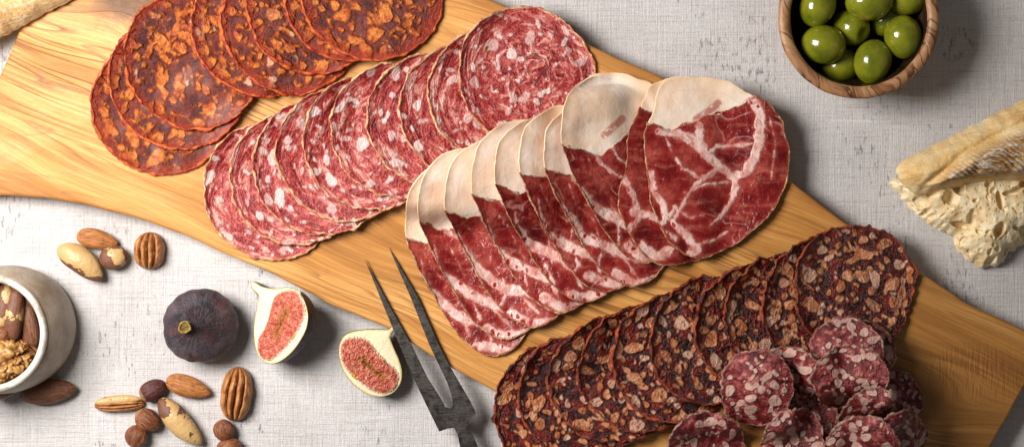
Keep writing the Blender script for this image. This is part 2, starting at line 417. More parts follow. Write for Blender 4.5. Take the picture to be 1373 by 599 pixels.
def m_wood():
    t = NT('olive_wood'); p = t.vm('MULTIPLY', t.obj(), (1., 1., 0.))
    a = -math.radians(21)
    q = t.mapv(p, -a)                              # x along the grain
    u, v, _ = t.sep(q)
    bend = t.math('MULTIPLY', t.math('SUBTRACT', t.noise(t.mapv(q, 0, (.4, 1, 1)), .0045, 2., .45), .5), 130.)
    v2 = t.math('ADD', v, bend)
    k = t.vm('LENGTH', t.mapv(t.vm('SUBTRACT', p, (-480., 300., 0.)), .3, (.5, 1, 1)))
    kf = t.mr(k, 95., 0.)
    k2 = t.vm('LENGTH', t.mapv(t.vm('SUBTRACT', p, (545., -262., 0.)), .55, (.5, 1, 1)))
    k2f = t.mr(k2, 75., 0.)
    v2 = t.math('ADD', v2, t.math('ADD', t.math('MULTIPLY', kf, -40.), t.math('MULTIPLY', k2f, 42.)))
    def gr(su, sc, det=4., ro=.6, off=0.):
        return t.noise(t.comb(t.math('MULTIPLY', u, su), t.math('ADD', v2, off), 0.), sc, det, ro)
    base = gr(.10, .022, 4., .6)
    col = t.ramp(base, [(.30, (.35, .130, .024)), (.45, (.56, .245, .056)), (.58, (.69, .350, .100)), (.78, (.78, .445, .165))])
    g = gr(.025, .24, 5., .68)
    col = t.mix(t.mr(g, .46, .68, 0., .5), col, (.33, .125, .025))
    col = t.mix(t.mr(g, .48, .30, 0., .40), col, (.80, .50, .21))
    # growth lines: thin and dark, strong in three places
    fr = t.math('FRACT', t.math('MULTIPLY', gr(.06, .011, 2.5, .45, 77.), 30.))
    line = t.math('MULTIPLY', t.mr(fr, .66, .95), t.mr(fr, 1., .965))
    l2 = t.mr(gr(.035, .085, 3., .6, 300.), .56, .64)
    line = t.math('MAXIMUM', line, t.math('MULTIPLY', l2, .8))
    l3 = t.mr(gr(.05, .075, 3., .6, 520.), .50, .60)
    west = t.mr(t.vm('LENGTH', t.mapv(t.vm('SUBTRACT', p, (-600., 225., 0.)), .3, (.36, 1, 1))), 95., 45.)
    east = t.mr(t.vm('LENGTH', t.mapv(t.vm('SUBTRACT', p, (590., -240., 0.)), .5, (.45, 1, 1))), 105., 55.)
    mid = t.mr(t.vm('LENGTH', t.mapv(t.vm('SUBTRACT', p, (150., -75., 0.)), -.42, (.16, 1, 1))), 60., 35.)
    mid2 = t.mr(t.vm('LENGTH', t.mapv(t.vm('SUBTRACT', p, (-330., 150., 0.)), -.42, (.3, 1, 1))), 50., 25.)
    band = t.math('MAXIMUM', t.math('MAXIMUM', west, t.math('MAXIMUM', east, t.math('MAXIMUM', mid, mid2))), t.mr(gr(.2, .010, 2., .5, 900.), .45, .58, .25, .7))
    band = t.math('MULTIPLY', band, t.mr(gr(.08, .05, 2., .5, 40.), .34, .56, .35, 1.))
    col = t.mix(t.math('MULTIPLY', t.math('MULTIPLY', l3, east), .75), col, (.17, .060, .014))
    col = t.mix(t.math('MULTIPLY', t.math('MULTIPLY', line, band), .78), col, (.13, .042, .010))
    heart = t.mr(gr(.14, .012, 3., .5, 400.), .52, .70, 0., .45)
    col = t.mix(heart, col, (.36, .15, .035))
    eh = t.math('MULTIPLY', t.mr(u, 330., 560., 0., .95), t.mr(gr(.12, .02, 3., .6, 650.), .36, .6, .45, 1.))
    col = t.mix(eh, col, (.30, .125, .030))
    kn = t.noise(t.warp(p, .03, 30.), .05, 4., .65)
    kd = t.math('MULTIPLY', t.mr(t.vm('LENGTH', t.mapv(t.vm('SUBTRACT', p, (-490., 303., 0.)), 0, (.55, 1, 1))), 44., 24.), t.mr(kn, .3, .55, .55, 1.))
    col = t.mix(kd, col, t.mix(kn, (.030, .016, .008), (.17, .085, .035)))
    col = t.mix(t.math('MULTIPLY', kf, t.mr(kn, .42, .62, 0., .7)), col, (.22, .09, .03))
    pores = t.noise(t.comb(t.math('MULTIPLY', u, .07), v2, 0.), 1.0, 3., .6)
    col = t.mix(t.mr(pores, .56, .75, 0., .35), col, (.28, .11, .03))
    for rot, sc2, off in ((.9, .013, 5.), (-.35, .011, 61.), (1.9, .012, 19.)):
        sv = t.mapv(t.vm('ADD', p, (off * 31, off * 7, 0.)), rot, (.08, 1, 1))
        sn = t.math('ABSOLUTE', t.math('SUBTRACT', t.noise(sv, sc2, 1., .4), .5))
        gt = t.mr(t.noise(t.mapv(p, rot, (.5, 1, 1)), .014, 2.), .55, .62)
        col = t.mix(t.math('MULTIPLY', t.mr(sn, .0028, .0008, 0., .45), gt), col, (.28, .12, .035))
    cm = t.noise(t.mapv(p, -.75, (1, .12, 1)), .25, 3., .6)
    cg = t.mr(t.vm('LENGTH', t.mapv(t.vm('SUBTRACT', p, (600., -200., 0.)), -.8, (.5, 1, 1))), 55., 15.)
    h = t.math('ADD', t.math('MULTIPLY', g, .8), t.math('ADD', t.math('MULTIPLY', pores, .5), t.math('MULTIPLY', t.math('MULTIPLY', cm, cg), 1.8)))
    h = t.math('SUBTRACT', h, t.math('MULTIPLY', line, t.math('MULTIPLY', band, .5)))
    return t.done(col, t.mr(base, .3, .7, .50, .38), h, 1.0, spec=.35)

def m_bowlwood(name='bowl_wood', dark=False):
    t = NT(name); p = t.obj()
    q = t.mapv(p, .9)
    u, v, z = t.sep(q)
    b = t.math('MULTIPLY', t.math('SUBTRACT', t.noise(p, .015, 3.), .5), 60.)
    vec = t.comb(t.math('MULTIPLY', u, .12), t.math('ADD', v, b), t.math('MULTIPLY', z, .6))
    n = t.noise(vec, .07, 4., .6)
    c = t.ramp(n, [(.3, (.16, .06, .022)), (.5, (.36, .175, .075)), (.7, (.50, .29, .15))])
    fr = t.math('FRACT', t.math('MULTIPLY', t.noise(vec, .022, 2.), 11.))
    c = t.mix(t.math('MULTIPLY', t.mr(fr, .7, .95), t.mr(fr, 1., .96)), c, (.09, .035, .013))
    if dark: c = t.mix(.93, c, (.006, .005, .003))  # near-black: oil in the wood plus painted shade of the bowl's hollow
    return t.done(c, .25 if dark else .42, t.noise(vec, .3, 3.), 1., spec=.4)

def m_ceramic():
    t = NT('stoneware'); p = t.obj()
    n = t.noise(p, .03, 5., .65); f = t.noise(p, .35, 3., .7)
    col = t.ramp(n, [(.34, (.28, .215, .15)), (.5, (.40, .325, .245)), (.68, (.50, .425, .34))])
    col = t.mix(t.mr(f, .60, .72, 0., .5), col, (.20, .14, .09))
    u, v, z = t.sep(p)
    tu = t.noise(t.comb(0., 0., z), .25, 2.)
    col = t.mix(t.mr(tu, .5, .7, 0., .25), col, (.26, .20, .14))
    return t.done(col, .42, t.math('ADD', f, t.math('MULTIPLY', tu, 2.)), .8, spec=.45)

def m_ceramic_rim():
    t = NT('stoneware_rim'); p = t.obj()
    n = t.noise(t.warp(p, .04, 20.), .05, 5., .65)
    col = t.ramp(n, [(.34, (.42, .34, .25)), (.46, (.60, .56, .49)), (.62, (.70, .67, .61))])
    d = t.noise(p, .22, 4., .7)
    col = t.mix(t.mr(d, .60, .70, 0., .7), col, (.24, .17, .11))
    return t.done(col, .35, n, 1., spec=.5)

def m_olive():
    t = NT('olive_skin'); o = t.obj(); p = t.shift(o)
    n = t.noise(p, .04, 3.)
    col = t.ramp(n, [(.3, (.11, .13, .005)), (.55, (.21, .215, .010)), (.75, (.30, .265, .025))])
    col = t.mix(t.mr(t.noise(p, .5, 3., .7), .62, .72, 0., .4), col, (.30, .28, .06))
    br = t.mr(t.noise(t.warp(p, .04, 14.), .04, 3.), .60, .70, 0., .65)
    col = t.mix(br, col, (.22, .13, .025))
    x, y, z = t.sep(o)
    tip = t.mr(x, 24., 29.)
    col = t.mix(tip, col, (.12, .10, .01))
    return t.done(col, .16, t.noise(p, .09, 3.), .8, .25, (.6, 1., .1), 8., .5, coat=.35, coatr=.05)

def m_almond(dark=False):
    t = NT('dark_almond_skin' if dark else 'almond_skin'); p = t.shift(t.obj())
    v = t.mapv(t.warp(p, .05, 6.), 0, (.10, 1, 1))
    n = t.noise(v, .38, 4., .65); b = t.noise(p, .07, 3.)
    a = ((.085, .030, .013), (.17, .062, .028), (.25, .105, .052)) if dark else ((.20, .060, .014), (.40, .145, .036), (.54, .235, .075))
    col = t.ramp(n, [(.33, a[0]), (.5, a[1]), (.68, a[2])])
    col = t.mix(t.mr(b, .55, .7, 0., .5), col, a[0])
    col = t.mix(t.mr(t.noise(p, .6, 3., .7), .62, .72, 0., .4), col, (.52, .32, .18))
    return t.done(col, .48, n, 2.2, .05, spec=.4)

def m_brazil(bare=.5):
    t = NT('brazil_nut'); o = t.obj(); p = t.shift(o)
    x, y, z = t.sep(o)
    n = t.noise(t.warp(p, .05, 14.), .035, 5., .6)
    cream = t.mix(t.noise(p, .05, 3.), (.44, .25, .085), (.62, .42, .19))
    skin = t.mix(t.noise(t.mapv(p, 0, (.2, 1, 1)), .25, 4., .65), (.075, .024, .013), (.25, .10, .052))
    m = t.math('ADD', n, t.math('ADD', t.math('MULTIPLY', t.attr('skin'), .5), 0.))
    m = t.mr(m, .50, .525)
    col = t.mix(m, cream, skin)
    return t.done(col, t.mix(m, (.38,) * 3, (.55,) * 3), t.math('ADD', t.math('MULTIPLY', m, 1.2), t.noise(p, .2, 3.)), 1.2, .06, spec=.4)

def m_hazel(name, a, b, c):
    t = NT(name); o = t.obj(); p = t.shift(o)
    n = t.noise(t.mapv(t.warp(p, .08, 6.), 0, (.22, 1, 1)), .30, 4., .65)
    col = t.ramp(n, [(.35, a), (.55, b), (.72, c)])
    x, y, z = t.sep(o)
    cap = t.mr(t.math('ADD', x, t.math('MULTIPLY', n, 6.)), -9., -13.)
    col = t.mix(t.math('MULTIPLY', cap, .7), col, (.46, .25, .10))
    return t.done(col, .5, n, 2.2, .04, spec=.4)

def m_pecan():
    t = NT('pecan_kernel'); p = t.shift(t.obj())
    n = t.noise(t.mapv(t.warp(p, .08, 6.), 0, (.3, 1, 1)), .16, 4., .65)
    col = t.ramp(n, [(.35, (.23, .075, .020)), (.5, (.42, .165, .048)), (.68, (.56, .27, .095))])
    g = t.attr('groove')
    col = t.mix(t.mr(g, .3, .9, 0., .7), col, (.16, .050, .014))
    return t.done(col, .45, t.noise(p, .25, 4., .65), 1.8, .05, spec=.4)

def m_walnut():
    t = NT('walnut_kernel'); p = t.shift(t.obj())
    n = t.noise(p, .08, 5., .65)
    g = t.attr('groove')
    col = t.ramp(n, [(.33, (.26, .105, .025)), (.52, (.42, .205, .052)), (.7, (.54, .31, .10))])
    col = t.mix(t.mr(g, .25, .9, 0., .85), col, (.20, .075, .022))
    return t.done(col, .38, n, 1.6, .08, spec=.5)

def m_figskin():
    t = NT('fig_skin'); o = t.obj(); p = t.shift(o, 80.)
    x, y, z = t.sep(o)
    ang = t.math('ARCTAN2', y, x)
    n = t.noise(t.warp(p, .04, 14.), .035, 5., .62)
    col = t.ramp(n, [(.36, (.013, .011, .016)), (.5, (.034, .014, .022)), (.62, (.075, .022, .030)), (.76, (.15, .045, .042))])
    # darker ribs from the stem
    rib = t.noise(t.comb(t.math('MULTIPLY', t.math('COSINE', ang), 3.), t.math('MULTIPLY', t.math('SINE', ang), 3.), 0.), 2.2, 3.)
    col = t.mix(t.mr(rib, .5, .60, 0., .4), col, (.013, .012, .018))
    col = t.mix(t.mr(t.noise(p, .9, 3., .7), .64, .72, 0., .5), col, (.26, .19, .17))
    bloom = t.mr(t.noise(t.warp(p, .05, 10.), .03, 4., .65), .44, .66, 0., .30)
    col = t.mix(bloom, col, (.22, .20, .24))
    return t.done(col, .42, t.math('ADD', n, t.math('ADD', t.math('MULTIPLY', t.noise(p, .35, 4., .7), .8), t.math('MULTIPLY', rib, .7))), 3.6, spec=.5)

def m_figrim():
    t = NT('fig_pith'); p = t.obj()
    e = t.attr('edge')
    n = t.noise(p, .06, 4., .6)
    col = t.mix(n, (.78, .64, .38), (.88, .80, .58))
    col = t.mix(t.mr(e, 3.2, .8, 0., .75), col, (.60, .47, .14))
    col = t.mix(t.mr(e, 1.2, .0, 0., .9), col, (.10, .07, .03))
    return t.done(col, .45, t.noise(p, .2, 4.), 1., .2, (1., .6, .3), 4., .4)

def m_figpulp():
    t = NT('fig_pulp'); o = t.obj(); p = o
    c = t.attr('core'); e = t.attr('rim'); a = t.attr('lobe'); a2 = t.attr('lobe_b')
    # fibres point to the hollow
    fb = t.noise(t.comb(t.math('MULTIPLY', a, 11.), t.math('MULTIPLY', a2, 11.), t.math('MULTIPLY', c, 2.2)), 1., 3., .65)
    d, vc = t.vor(t.warp(p, .2, 3.), 1 / 3.2)
    col = t.ramp(t.noise(t.warp(p, .1, 5.), .16, 4., .7), [(.34, (.36, .024, .012)), (.5, (.54, .090, .050)), (.66, (.76, .30, .19))])
    col = t.mix(t.mr(fb, .47, .62, 0., .45), col, (.76, .33, .24))
    col = t.mix(t.mr(d, .26, .12, 0., .6), col, (.84, .58, .34))
    hn = t.math('ADD', c, t.math('MULTIPLY', t.math('SUBTRACT', t.noise(p, .14, 4., .7), .5), .75))
    col = t.mix(t.mr(hn, .26, .08, 0., .9), col, (.52, .20, .045))
    col = t.mix(t.mr(hn, .10, -.06, 0., 1.), col, (.13, .022, .008))
    col = t.mix(t.mr(t.math('ADD', e, t.math('MULTIPLY', fb, 7.)), 8.0, 3.6), col, (.86, .72, .50))
    col = t.mix(t.mr(t.attr('gold'), 6., 1.), col, (.66, .30, .02))
    h = t.math('ADD', t.math('MULTIPLY', fb, 1.2), t.math('SUBTRACT', 1., d))
    return t.done(col, .28, h, 2.4, .2, (1., .3, .2), 4., .5)

def m_stem():
    t = NT('fig_stem'); p = t.obj()
    n = t.noise(p, .22, 4., .65)
    return t.done(t.ramp(n, [(.35, (.10, .065, .012)), (.6, (.40, .29, .045))]), .5, n, 2., spec=.4)

def m_stemtop():
    t = NT('fig_stem_cut'); p = t.obj()
    n = t.noise(p, .3, 4., .65)
    return t.done(t.ramp(n, [(.35, (.07, .035, .008)), (.6, (.22, .13, .02))]), .6, n, 2., spec=.3)

def m_crust():
    t = NT('bread_crust'); p = t.obj()
    q = t.mapv(p, -.50, (.18, 1, 1))
    n = t.noise(p, .022, 4., .58); s = t.noise(q, .16, 4., .6)
    rg = t.attr('flour')
    col = t.ramp(n, [(.32, (.56, .29, .08)), (.46, (.72, .46, .18)), (.60, (.82, .61, .32)), (.76, (.86, .71, .46))])
    col = t.mix(t.mr(t.noise(p, .30, 4., .7), .52, .70, 0., .5), col, (.86, .74, .54))
    brown = t.math('MULTIPLY', rg, t.mr(t.noise(t.warp(p, .05, 12.), .05, 4., .6), .36, .58, .25, 1.))
    col = t.mix(t.math('MINIMUM', t.math('MULTIPLY', brown, 1.1), .85), col, (.34, .165, .065))
    # flour lies in ripples across the ear
    rip = t.noise(t.mapv(t.warp(p, .05, 12., 1.), 1.0, (.22, 1, 1)), .17, 2.5, .55)
    col = t.mix(t.math('MULTIPLY', t.mr(rip, .46, .62), t.math('MULTIPLY', rg, .7)), col, (.80, .70, .56))
    h = t.math('ADD', t.math('MULTIPLY', s, .8), t.math('ADD', t.math('MULTIPLY', rip, t.math('MULTIPLY', rg, 2.6)), t.math('MULTIPLY', t.noise(p, .3, 4., .7), .7)))
    return t.done(col, .7, h, 2.0, .05, (1., .6, .3), 3., .25)

def m_crumb():
    t = NT('bread_crumb'); p = t.obj()
    n = t.noise(p, .05, 5., .65)
    col = t.ramp(n, [(.32, (.70, .47, .22)), (.5, (.84, .67, .40)), (.68, (.91, .80, .58))])
    d, c = t.vor(t.warp(p, .12, 5.), 1 / 7.)
    pore = t.mr(d, .34, .12)
    col = t.mix(t.math('MULTIPLY', pore, .35), col, (.55, .32, .11))
    h = t.math('SUBTRACT', t.noise(p, .2, 3., .6), t.math('MULTIPLY', pore, .8))
    return t.done(col, .55, h, 1.1, .25, (1., .7, .4), 4., .3)

def m_metal():
    t = NT('dark_forged_steel'); p = t.obj()
    n = t.noise(p, .09, 5., .7)
    col = t.ramp(n, [(.35, (.022, .018, .015)), (.62, (.070, .060, .052))])
    m = t.done(col, t.mr(n, .35, .65, .34, .55), t.noise(t.mapv(p, 1.1, (.12, 1, 1)), .5, 4., .6), .7, spec=.5)
    t.b.inputs['Metallic'].default_value = .55
    return m

# ------------------------------------------------------------------ the stacking of slices
GX0, GY0, CELL = -740.0, -400.0, 2.0
GW, GH = 740, 420
Hf = np.full((GH, GW), BT + 0.4)

def maxf(A, r):
    for ax in (0, 1):
        B = A.copy()
        for s in range(1, r + 1):
            for sg in (-s, s):
                B = np.maximum(B, np.roll(A, sg, ax))
        A = B
    return A

def boxf(A, r):
    for ax in (0, 1):
        A = sum(np.roll(A, s, ax) for s in range(-r, r + 1)) / (2 * r + 1)
    return A

def bil(G, x, y, x0, y0):
    fx = np.clip((x - x0) / CELL, 0, G.shape[1] - 1.001); fy = np.clip((y - y0) / CELL, 0, G.shape[0] - 1.001)
    ix, iy = fx.astype(int), fy.astype(int); fx, fy = fx - ix, fy - iy
    return G[iy, ix] * (1 - fx) * (1 - fy) + G[iy, ix + 1] * fx * (1 - fy) + G[iy + 1, ix] * (1 - fx) * fy + G[iy + 1, ix + 1] * fx * fy

def scatter(seed, R, spec, k=.9):
    """lumps of fat: ellipses (x, y, long, short, angle, random), big ones first, not overlapping much"""
    r = np.random.RandomState(seed); out = []
    for cnt, lo, hi, asp, tang in spec:
        for _ in range(cnt):
            for _t in range(25):
                a = r.uniform(0, 6.283); q = R * math.sqrt(r.uniform(0, 1)) * .97
                x, y = q * math.cos(a), q * math.sin(a); rad = lo + (hi - lo) * r.uniform() ** 1.4
                if all((x - o[0]) ** 2 + (y - o[1]) ** 2 > ((rad + o[6]) * k) ** 2 for o in out):
                    e = r.uniform(1, asp) ** .5
                    an = a + math.pi / 2 + r.uniform(-.5, .5) if r.uniform() < tang * q / R else r.uniform(0, 3.14)
                    out.append((x, y, rad * e, rad / e, an, r.uniform(), rad)); break
    return np.array(out)

def lump_dist(P, ch):
    best = np.full(len(P), 30.); kind = np.zeros(len(P)); 
    for x, y, a, b, an, rv, _ in ch:
        dx, dy = P[:, 0] - x, P[:, 1] - y
        near = (np.abs(dx) < a + 12) & (np.abs(dy) < a + 12)
        dx, dy = dx[near], dy[near]
        u = dx * math.cos(an) + dy * math.sin(an); w = -dx * math.sin(an) + dy * math.cos(an)
        wob = 1 + .08 * np.sin(2 * np.arctan2(w, u) + rv * 20) + .08 * np.sin(3 * np.arctan2(w, u) + rv * 50)
        k = np.sqrt((u / a) ** 2 + (w / b) ** 2) / wob
        d = (k - 1) * np.minimum(b * 1.15, a)
        cur = best[near]; m = d < cur
        cur[m] = d[m]; best[near] = cur
        kk = kind[near]; kk[m] = rv; kind[near] = kk
    return best, kind

def lay_slice(name, poly, center, mat, rmat, label, cat, group, seed, thick=3.0, stiff=7, curl=1.6, rindw=1.4, rough=1.2, wr=.8, n=176, nr=22, cap=None, seams=None, streak=None, capmat=None, pleat=0., rimlift=0., seamk=1., tiltv=None, lumps=None):
    """poly in plan coordinates. The slice is draped over whatever already lies there."""
    P = smooth_closed(poly, n)
    c = np.array(center, float)
    th = np.arctan2(*(P - c).T[::-1])
    d = P - c; L = np.hypot(*d.T)
    k = rough * fbm(np.cos(th) * 7, np.sin(th) * 7, 0, seed, 4, .6)
    P = P + d / L[:, None] * k[:, None]
    pad = 30
    x0, y0 = P.min(0) - pad; x1, y1 = P.max(0) + pad
    i0, j0 = max(int((x0 - GX0) / CELL), 0), max(int((y0 - GY0) / CELL), 0)
    i1, j1 = min(int((x1 - GX0) / CELL), GW), min(int((y1 - GY0) / CELL), GH)
    gx0, gy0 = GX0 + i0 * CELL, GY0 + j0 * CELL
    sub = Hf[j0:j1, i0:i1]
    xs = gx0 + np.arange(i1 - i0) * CELL; ys = gy0 + np.arange(j1 - j0) * CELL
    XX, YY = np.meshgrid(xs, ys)
    GP = np.stack([XX.ravel(), YY.ravel()], 1)
    sd = sdf(GP, P[::3]).reshape(XX.shape)
    mask = sd < 2.5
    M = maxf(np.where(mask, sub, -1e3), stiff)
    Wm = mask.astype(float)
    r2 = max(stiff // 2, 1)
    num = boxf(boxf(np.where(mask, M, 0), r2), r2); den = boxf(boxf(Wm, r2), r2)
    Z = np.where(den > 1e-4, num / np.maximum(den, 1e-4), BT)
    # extend outwards so that the rim samples well
    for _ in range(6):
        e = den > 1e-4
        nn = boxf(np.where(e, Z, 0), 1); dd = boxf(e.astype(float), 1)
        Z = np.where(e, Z, np.where(dd > 0, nn / np.maximum(dd, 1e-6), Z)); den = np.where(e | (dd > 1e-6), 1., 0.)
    def lift(x, y, e):
        a = np.arctan2(y - c[1], x - c[0])
        k = 0.55 + .55 * vn(np.cos(a) * 2.2, np.sin(a) * 2.2, 0, seed + 3)
        z = curl * np.clip(k, .1, 1.4) * np.exp(-np.maximum(e, 0) / 7.) + wr * (1 + fbm(x * .035, y * .035, 0, seed + 9, 2)) * .5
        if rimlift: z = z + rimlift * np.exp(-np.maximum(e, 0) / 12.) * np.clip(-np.cos(a + .35), 0, 1)
        if tiltv is not None: z = z + np.clip((x - c[0]) * tiltv[0] + (y - c[1]) * tiltv[1] + 8, 0, None)
        if pleat: z = z + pleat * (1 + np.sin(a * 17 + 3 * vn(np.cos(a) * 3, np.sin(a) * 3, 0, seed))) * .5 * np.exp(-np.maximum(e, 0) / 10.)
        return z
    topg = Z + .35 + thick + lift(XX, YY, -sd)
    Hf[j0:j1, i0:i1] = np.where(mask, np.maximum(sub, topg + .3), sub)
    rho = np.concatenate([np.linspace(.03, .9, nr), [.935, .965, .985, 1.]])
    V = np.concatenate([c + (P - c) * r for r in rho])
    E = np.concatenate([np.full(n, 0.)] * len(rho))
    E = np.maximum(-sdf(V, P[::2]), 0)
    zt = bil(Z, V[:, 0], V[:, 1], gx0, gy0) + .35
    lf = lift(V[:, 0], V[:, 1], E)
    top = np.column_stack([V, zt + thick + lf]); bot = np.column_stack([V, zt + lf])
    nrr = len(rho); N = n * nrr
    keep = sorted(set(list(range(0, nrr, 5)) + [nrr - 1])); bot = np.concatenate([bot[i * n:(i + 1) * n] for i in keep]); nb = len(keep)
    v = np.vstack([top, bot, [[c[0], c[1], top[:n, 2].mean()]], [[c[0], c[1], bot[:n, 2].mean()]]])
    f = ringfaces(nrr, n)
    f = f + [tuple(N + q for q in reversed(a)) for a in ringfaces(nb, n)]
    f += [((nrr - 1) * n + j, (nrr - 1) * n + (j + 1) % n, N + (nb - 1) * n + (j + 1) % n, N + (nb - 1) * n + j) for j in range(n)]
    M_ = N + nb * n
    f += [(M_, j, (j + 1) % n) for j in range(n)] + [(M_ + 1, N + (j + 1) % n, N + j) for j in range(n)]
    Vb = np.concatenate([V[i * n:(i + 1) * n] for i in keep]); Eb = np.concatenate([E[i * n:(i + 1) * n] for i in keep])
    org = (c[0], c[1], float(zt.mean()))
    attrs = {}
    if cap is not None:
        Q = np.vstack([V, Vb, [c], [c]])
        attrs['cap'] = sdf(Q, cap)
        s = np.full(len(Q), 60.)
        for line, wd in seams:
            w0, w1 = wd if isinstance(wd, tuple) else (wd, wd)
            s = np.minimum(s, segtaper(Q, line, w0 * seamk, w1 * seamk))
        attrs['seam'] = s
        attrs['edge'] = np.concatenate([E, Eb, [60., 60.]])
        s = np.full(len(Q), 60.)
        for line, wd in (streak or []): s = np.minimum(s, segdist(Q, line, False) - wd)
        attrs['streak'] = s
    if lumps is not None:
        Q = np.vstack([V, Vb, [c], [c]]) - c
        attrs['fat'], attrs['lump'] = lump_dist(Q, lumps)
    if cap is not None:
        F = np.array([a if len(a) == 4 else (*a, a[-1]) for a in f])
        fc = attrs['cap'][F].mean(1)
        fa = [a for a, q in zip(f, fc) if q >= 0]; fb = [a for a, q in zip(f, fc) if q < 0]
        def subm(ff):
            used = sorted({i for a in ff for i in a}); m = {q: i for i, q in enumerate(used)}
            return v[used], [tuple(m[i] for i in a) for a in ff], {k: np.asarray(x)[used] for k, x in attrs.items()}
        va, fa, aa = subm(fa); vb, fb, ab = subm(fb)
        o = mk(name, va, fa, mat, None, org, attrs=aa)
        mk('fat_cap', vb, fb, mat, o, org, attrs=ab)
    else:
        o = mk(name, v, f, mat, None, org, attrs=attrs)
    tag(o, label, cat, group)
    # rind: an uneven skin round the edge
    m = 8
    ph = np.linspace(0, 2 * np.pi, m, endpoint=False)
    rimt = top[(nrr - 1) * n:]; rimb = bot[(nb - 1) * n:]
    mid = (rimt[:, 2] + rimb[:, 2]) / 2
    d = P - c; d /= np.hypot(*d.T)[:, None]
    wd = rindw * (1 + .65 * fbm(np.cos(th) * 9, np.sin(th) * 9, 0, seed + 40, 3, .7)); wd = np.clip(wd, .45, None)
    ht = thick / 2 + .55 + .5 * np.clip(fbm(np.cos(th) * 12, np.sin(th) * 12, 0, seed + 60, 3, .7), -.8, 1.5)
    sel = np.ones(n, bool)
    if cap is not None: sel = sdf(P, cap) > -3
    rv = []
    for q in ph:
        rv.append(np.column_stack([P + d * (wd * np.cos(q))[:, None], mid + ht * np.sin(q)]))
    rv = np.concatenate(rv)
    rf = []
    for i in range(m):
        for j in range(n):
            if sel[j] and sel[(j + 1) % n]:
                k2, i2 = (j + 1) % n, (i + 1) % m
                rf.append((i * n + j, i * n + k2, i2 * n + k2, i2 * n + j))
    used = sorted({i for a in rf for i in a}); mp = {q: i for i, q in enumerate(used)}
    mk('rind', rv[used], [tuple(mp[i] for i in a) for a in rf], rmat, o, org)
    return o

ORD = ['first', 'second', 'third', 'fourth', 'fifth', 'sixth', 'seventh', 'eighth', 'ninth', 'tenth', 'eleventh', 'twelfth']

# ================================================================== SETTING
def build_table():
    # one sheet, the painted backdrop that everything lies on
    n = 2
    v = [(-4200, -3000, 0), (4200, -3000, 0), (4200, 3000, 0), (-4200, 3000, 0)]
    o = mk('table_surface', v, [(0, 1, 2, 3)], m_table(), smooth=False)
    tag(o, 'grey white brushed canvas surface under the board', kind='structure')

def build_board():
    px = [(60, -45), (250, -62), (420, -60), (560, -42), (640, -8), (685, 12), (790, 60), (890, 105), (960, 160), (1060, 243),
          (1135, 300), (1235, 365), (1300, 408), (1373, 441), (1404, 458), (1398, 478), (1373, 521), (1329, 599), (1300, 648), (1284, 664),
          (1200, 690), (1000, 690), (870, 640), (790, 594), (720, 556), (661, 523), (603, 492), (580, 478), (524, 441), (486, 426),
          (440, 407), (375, 371), (302, 340), (250, 316), (200, 297), (120, 275), (60, 265), (0, 262), (-62, 264), (-72, 255), (-40, 190), (0, 100), (38, 12)]
    p = up(px, BT)
    q = []
    for a, b in zip(p, np.roll(p, -1, 0)):
        m = max(int(np.hypot(*(b - a)) // 12), 1)
        for t in np.arange(m) / m: q.append(a + (b - a) * t)
    q = np.array(q)
    q = (np.roll(q, 1, 0) + 2 * q + np.roll(q, -1, 0)) / 4
    q += .9 * np.column_stack([vn(q[:, 0] * .05, q[:, 1] * .05, 0, 1), vn(q[:, 0] * .05, q[:, 1] * .05, 0, 2)])
    n = len(q)
    v = np.vstack([np.column_stack([q, np.full(n, BT)]), np.column_stack([q * .998, np.zeros(n) + .3])])
    f = [tuple(range(n)), tuple(range(2 * n - 1, n - 1, -1))] + [(i, (i + 1) % n, n + (i + 1) % n, n + i) for i in range(n)]
    o = mk('cutting_board', v, f, m_wood(), smooth=False)
    bevel(o, 4.5, 3)
    tag(o, 'long curved olive wood board with dark wavy grain, carrying all the sliced meats', 'cutting board')

# ================================================================== MEATS
def build_chorizo():
    mat = m_chorizo(); rm = m_rind('chorizo_skin', (.26, .010, .004), (.72, .15, .022), .20, .09, 2.2, .5)
    cs = [(217, 141, 91, 92), (241, 108, 92, 92), (263, 81, 92, 93), (351, 37, 92, 92), (391, 33, 92, 92), (424, 9, 90, 91), (473, -11, 92, 92), (499, -14, 96, 95)]
    where = ['lowest chorizo slice, its bottom edge nearest the corner of the fan on bare wood',
             'chorizo slice between the lowest one and the large fully visible one',
             'broad chorizo slice with big orange lumps, overlapping two others at the left',
             'chorizo slice directly on top of the broad slice with orange lumps',
             'chorizo sliver second to the right of the broad lumpy slice',
             'chorizo sliver third to the right of the broad lumpy slice',
             'chorizo sliver just left of the uppermost chorizo slice',
             'uppermost chorizo slice at the right end of its row, cut by the photo edge']
    for i, (x, y, rx, ry) in enumerate(cs):
        z = BT + 4 + 3 * min(i, 4)
        poly = up(ellipse(x, y, rx, ry, 0, 28, .022, 100 + i), z); c = up([(x, y)], z)[0]
        lay_slice('chorizo_slice', poly, c, mat, rm, where[i], 'chorizo slice', 'orange flecked chorizo slices fanned on the board', 11 + i, thick=3.1, stiff=7, curl=3.0, rindw=1.9, rough=1.3, wr=1.6, rimlift=9., n=230, nr=38, lumps=scatter(700 + i, 92, [(12, 7, 12, 2., .3), (40, 4.2, 7.5, 2.4, .4), (90, 1.8, 4.0, 2.4, .4)], .78))

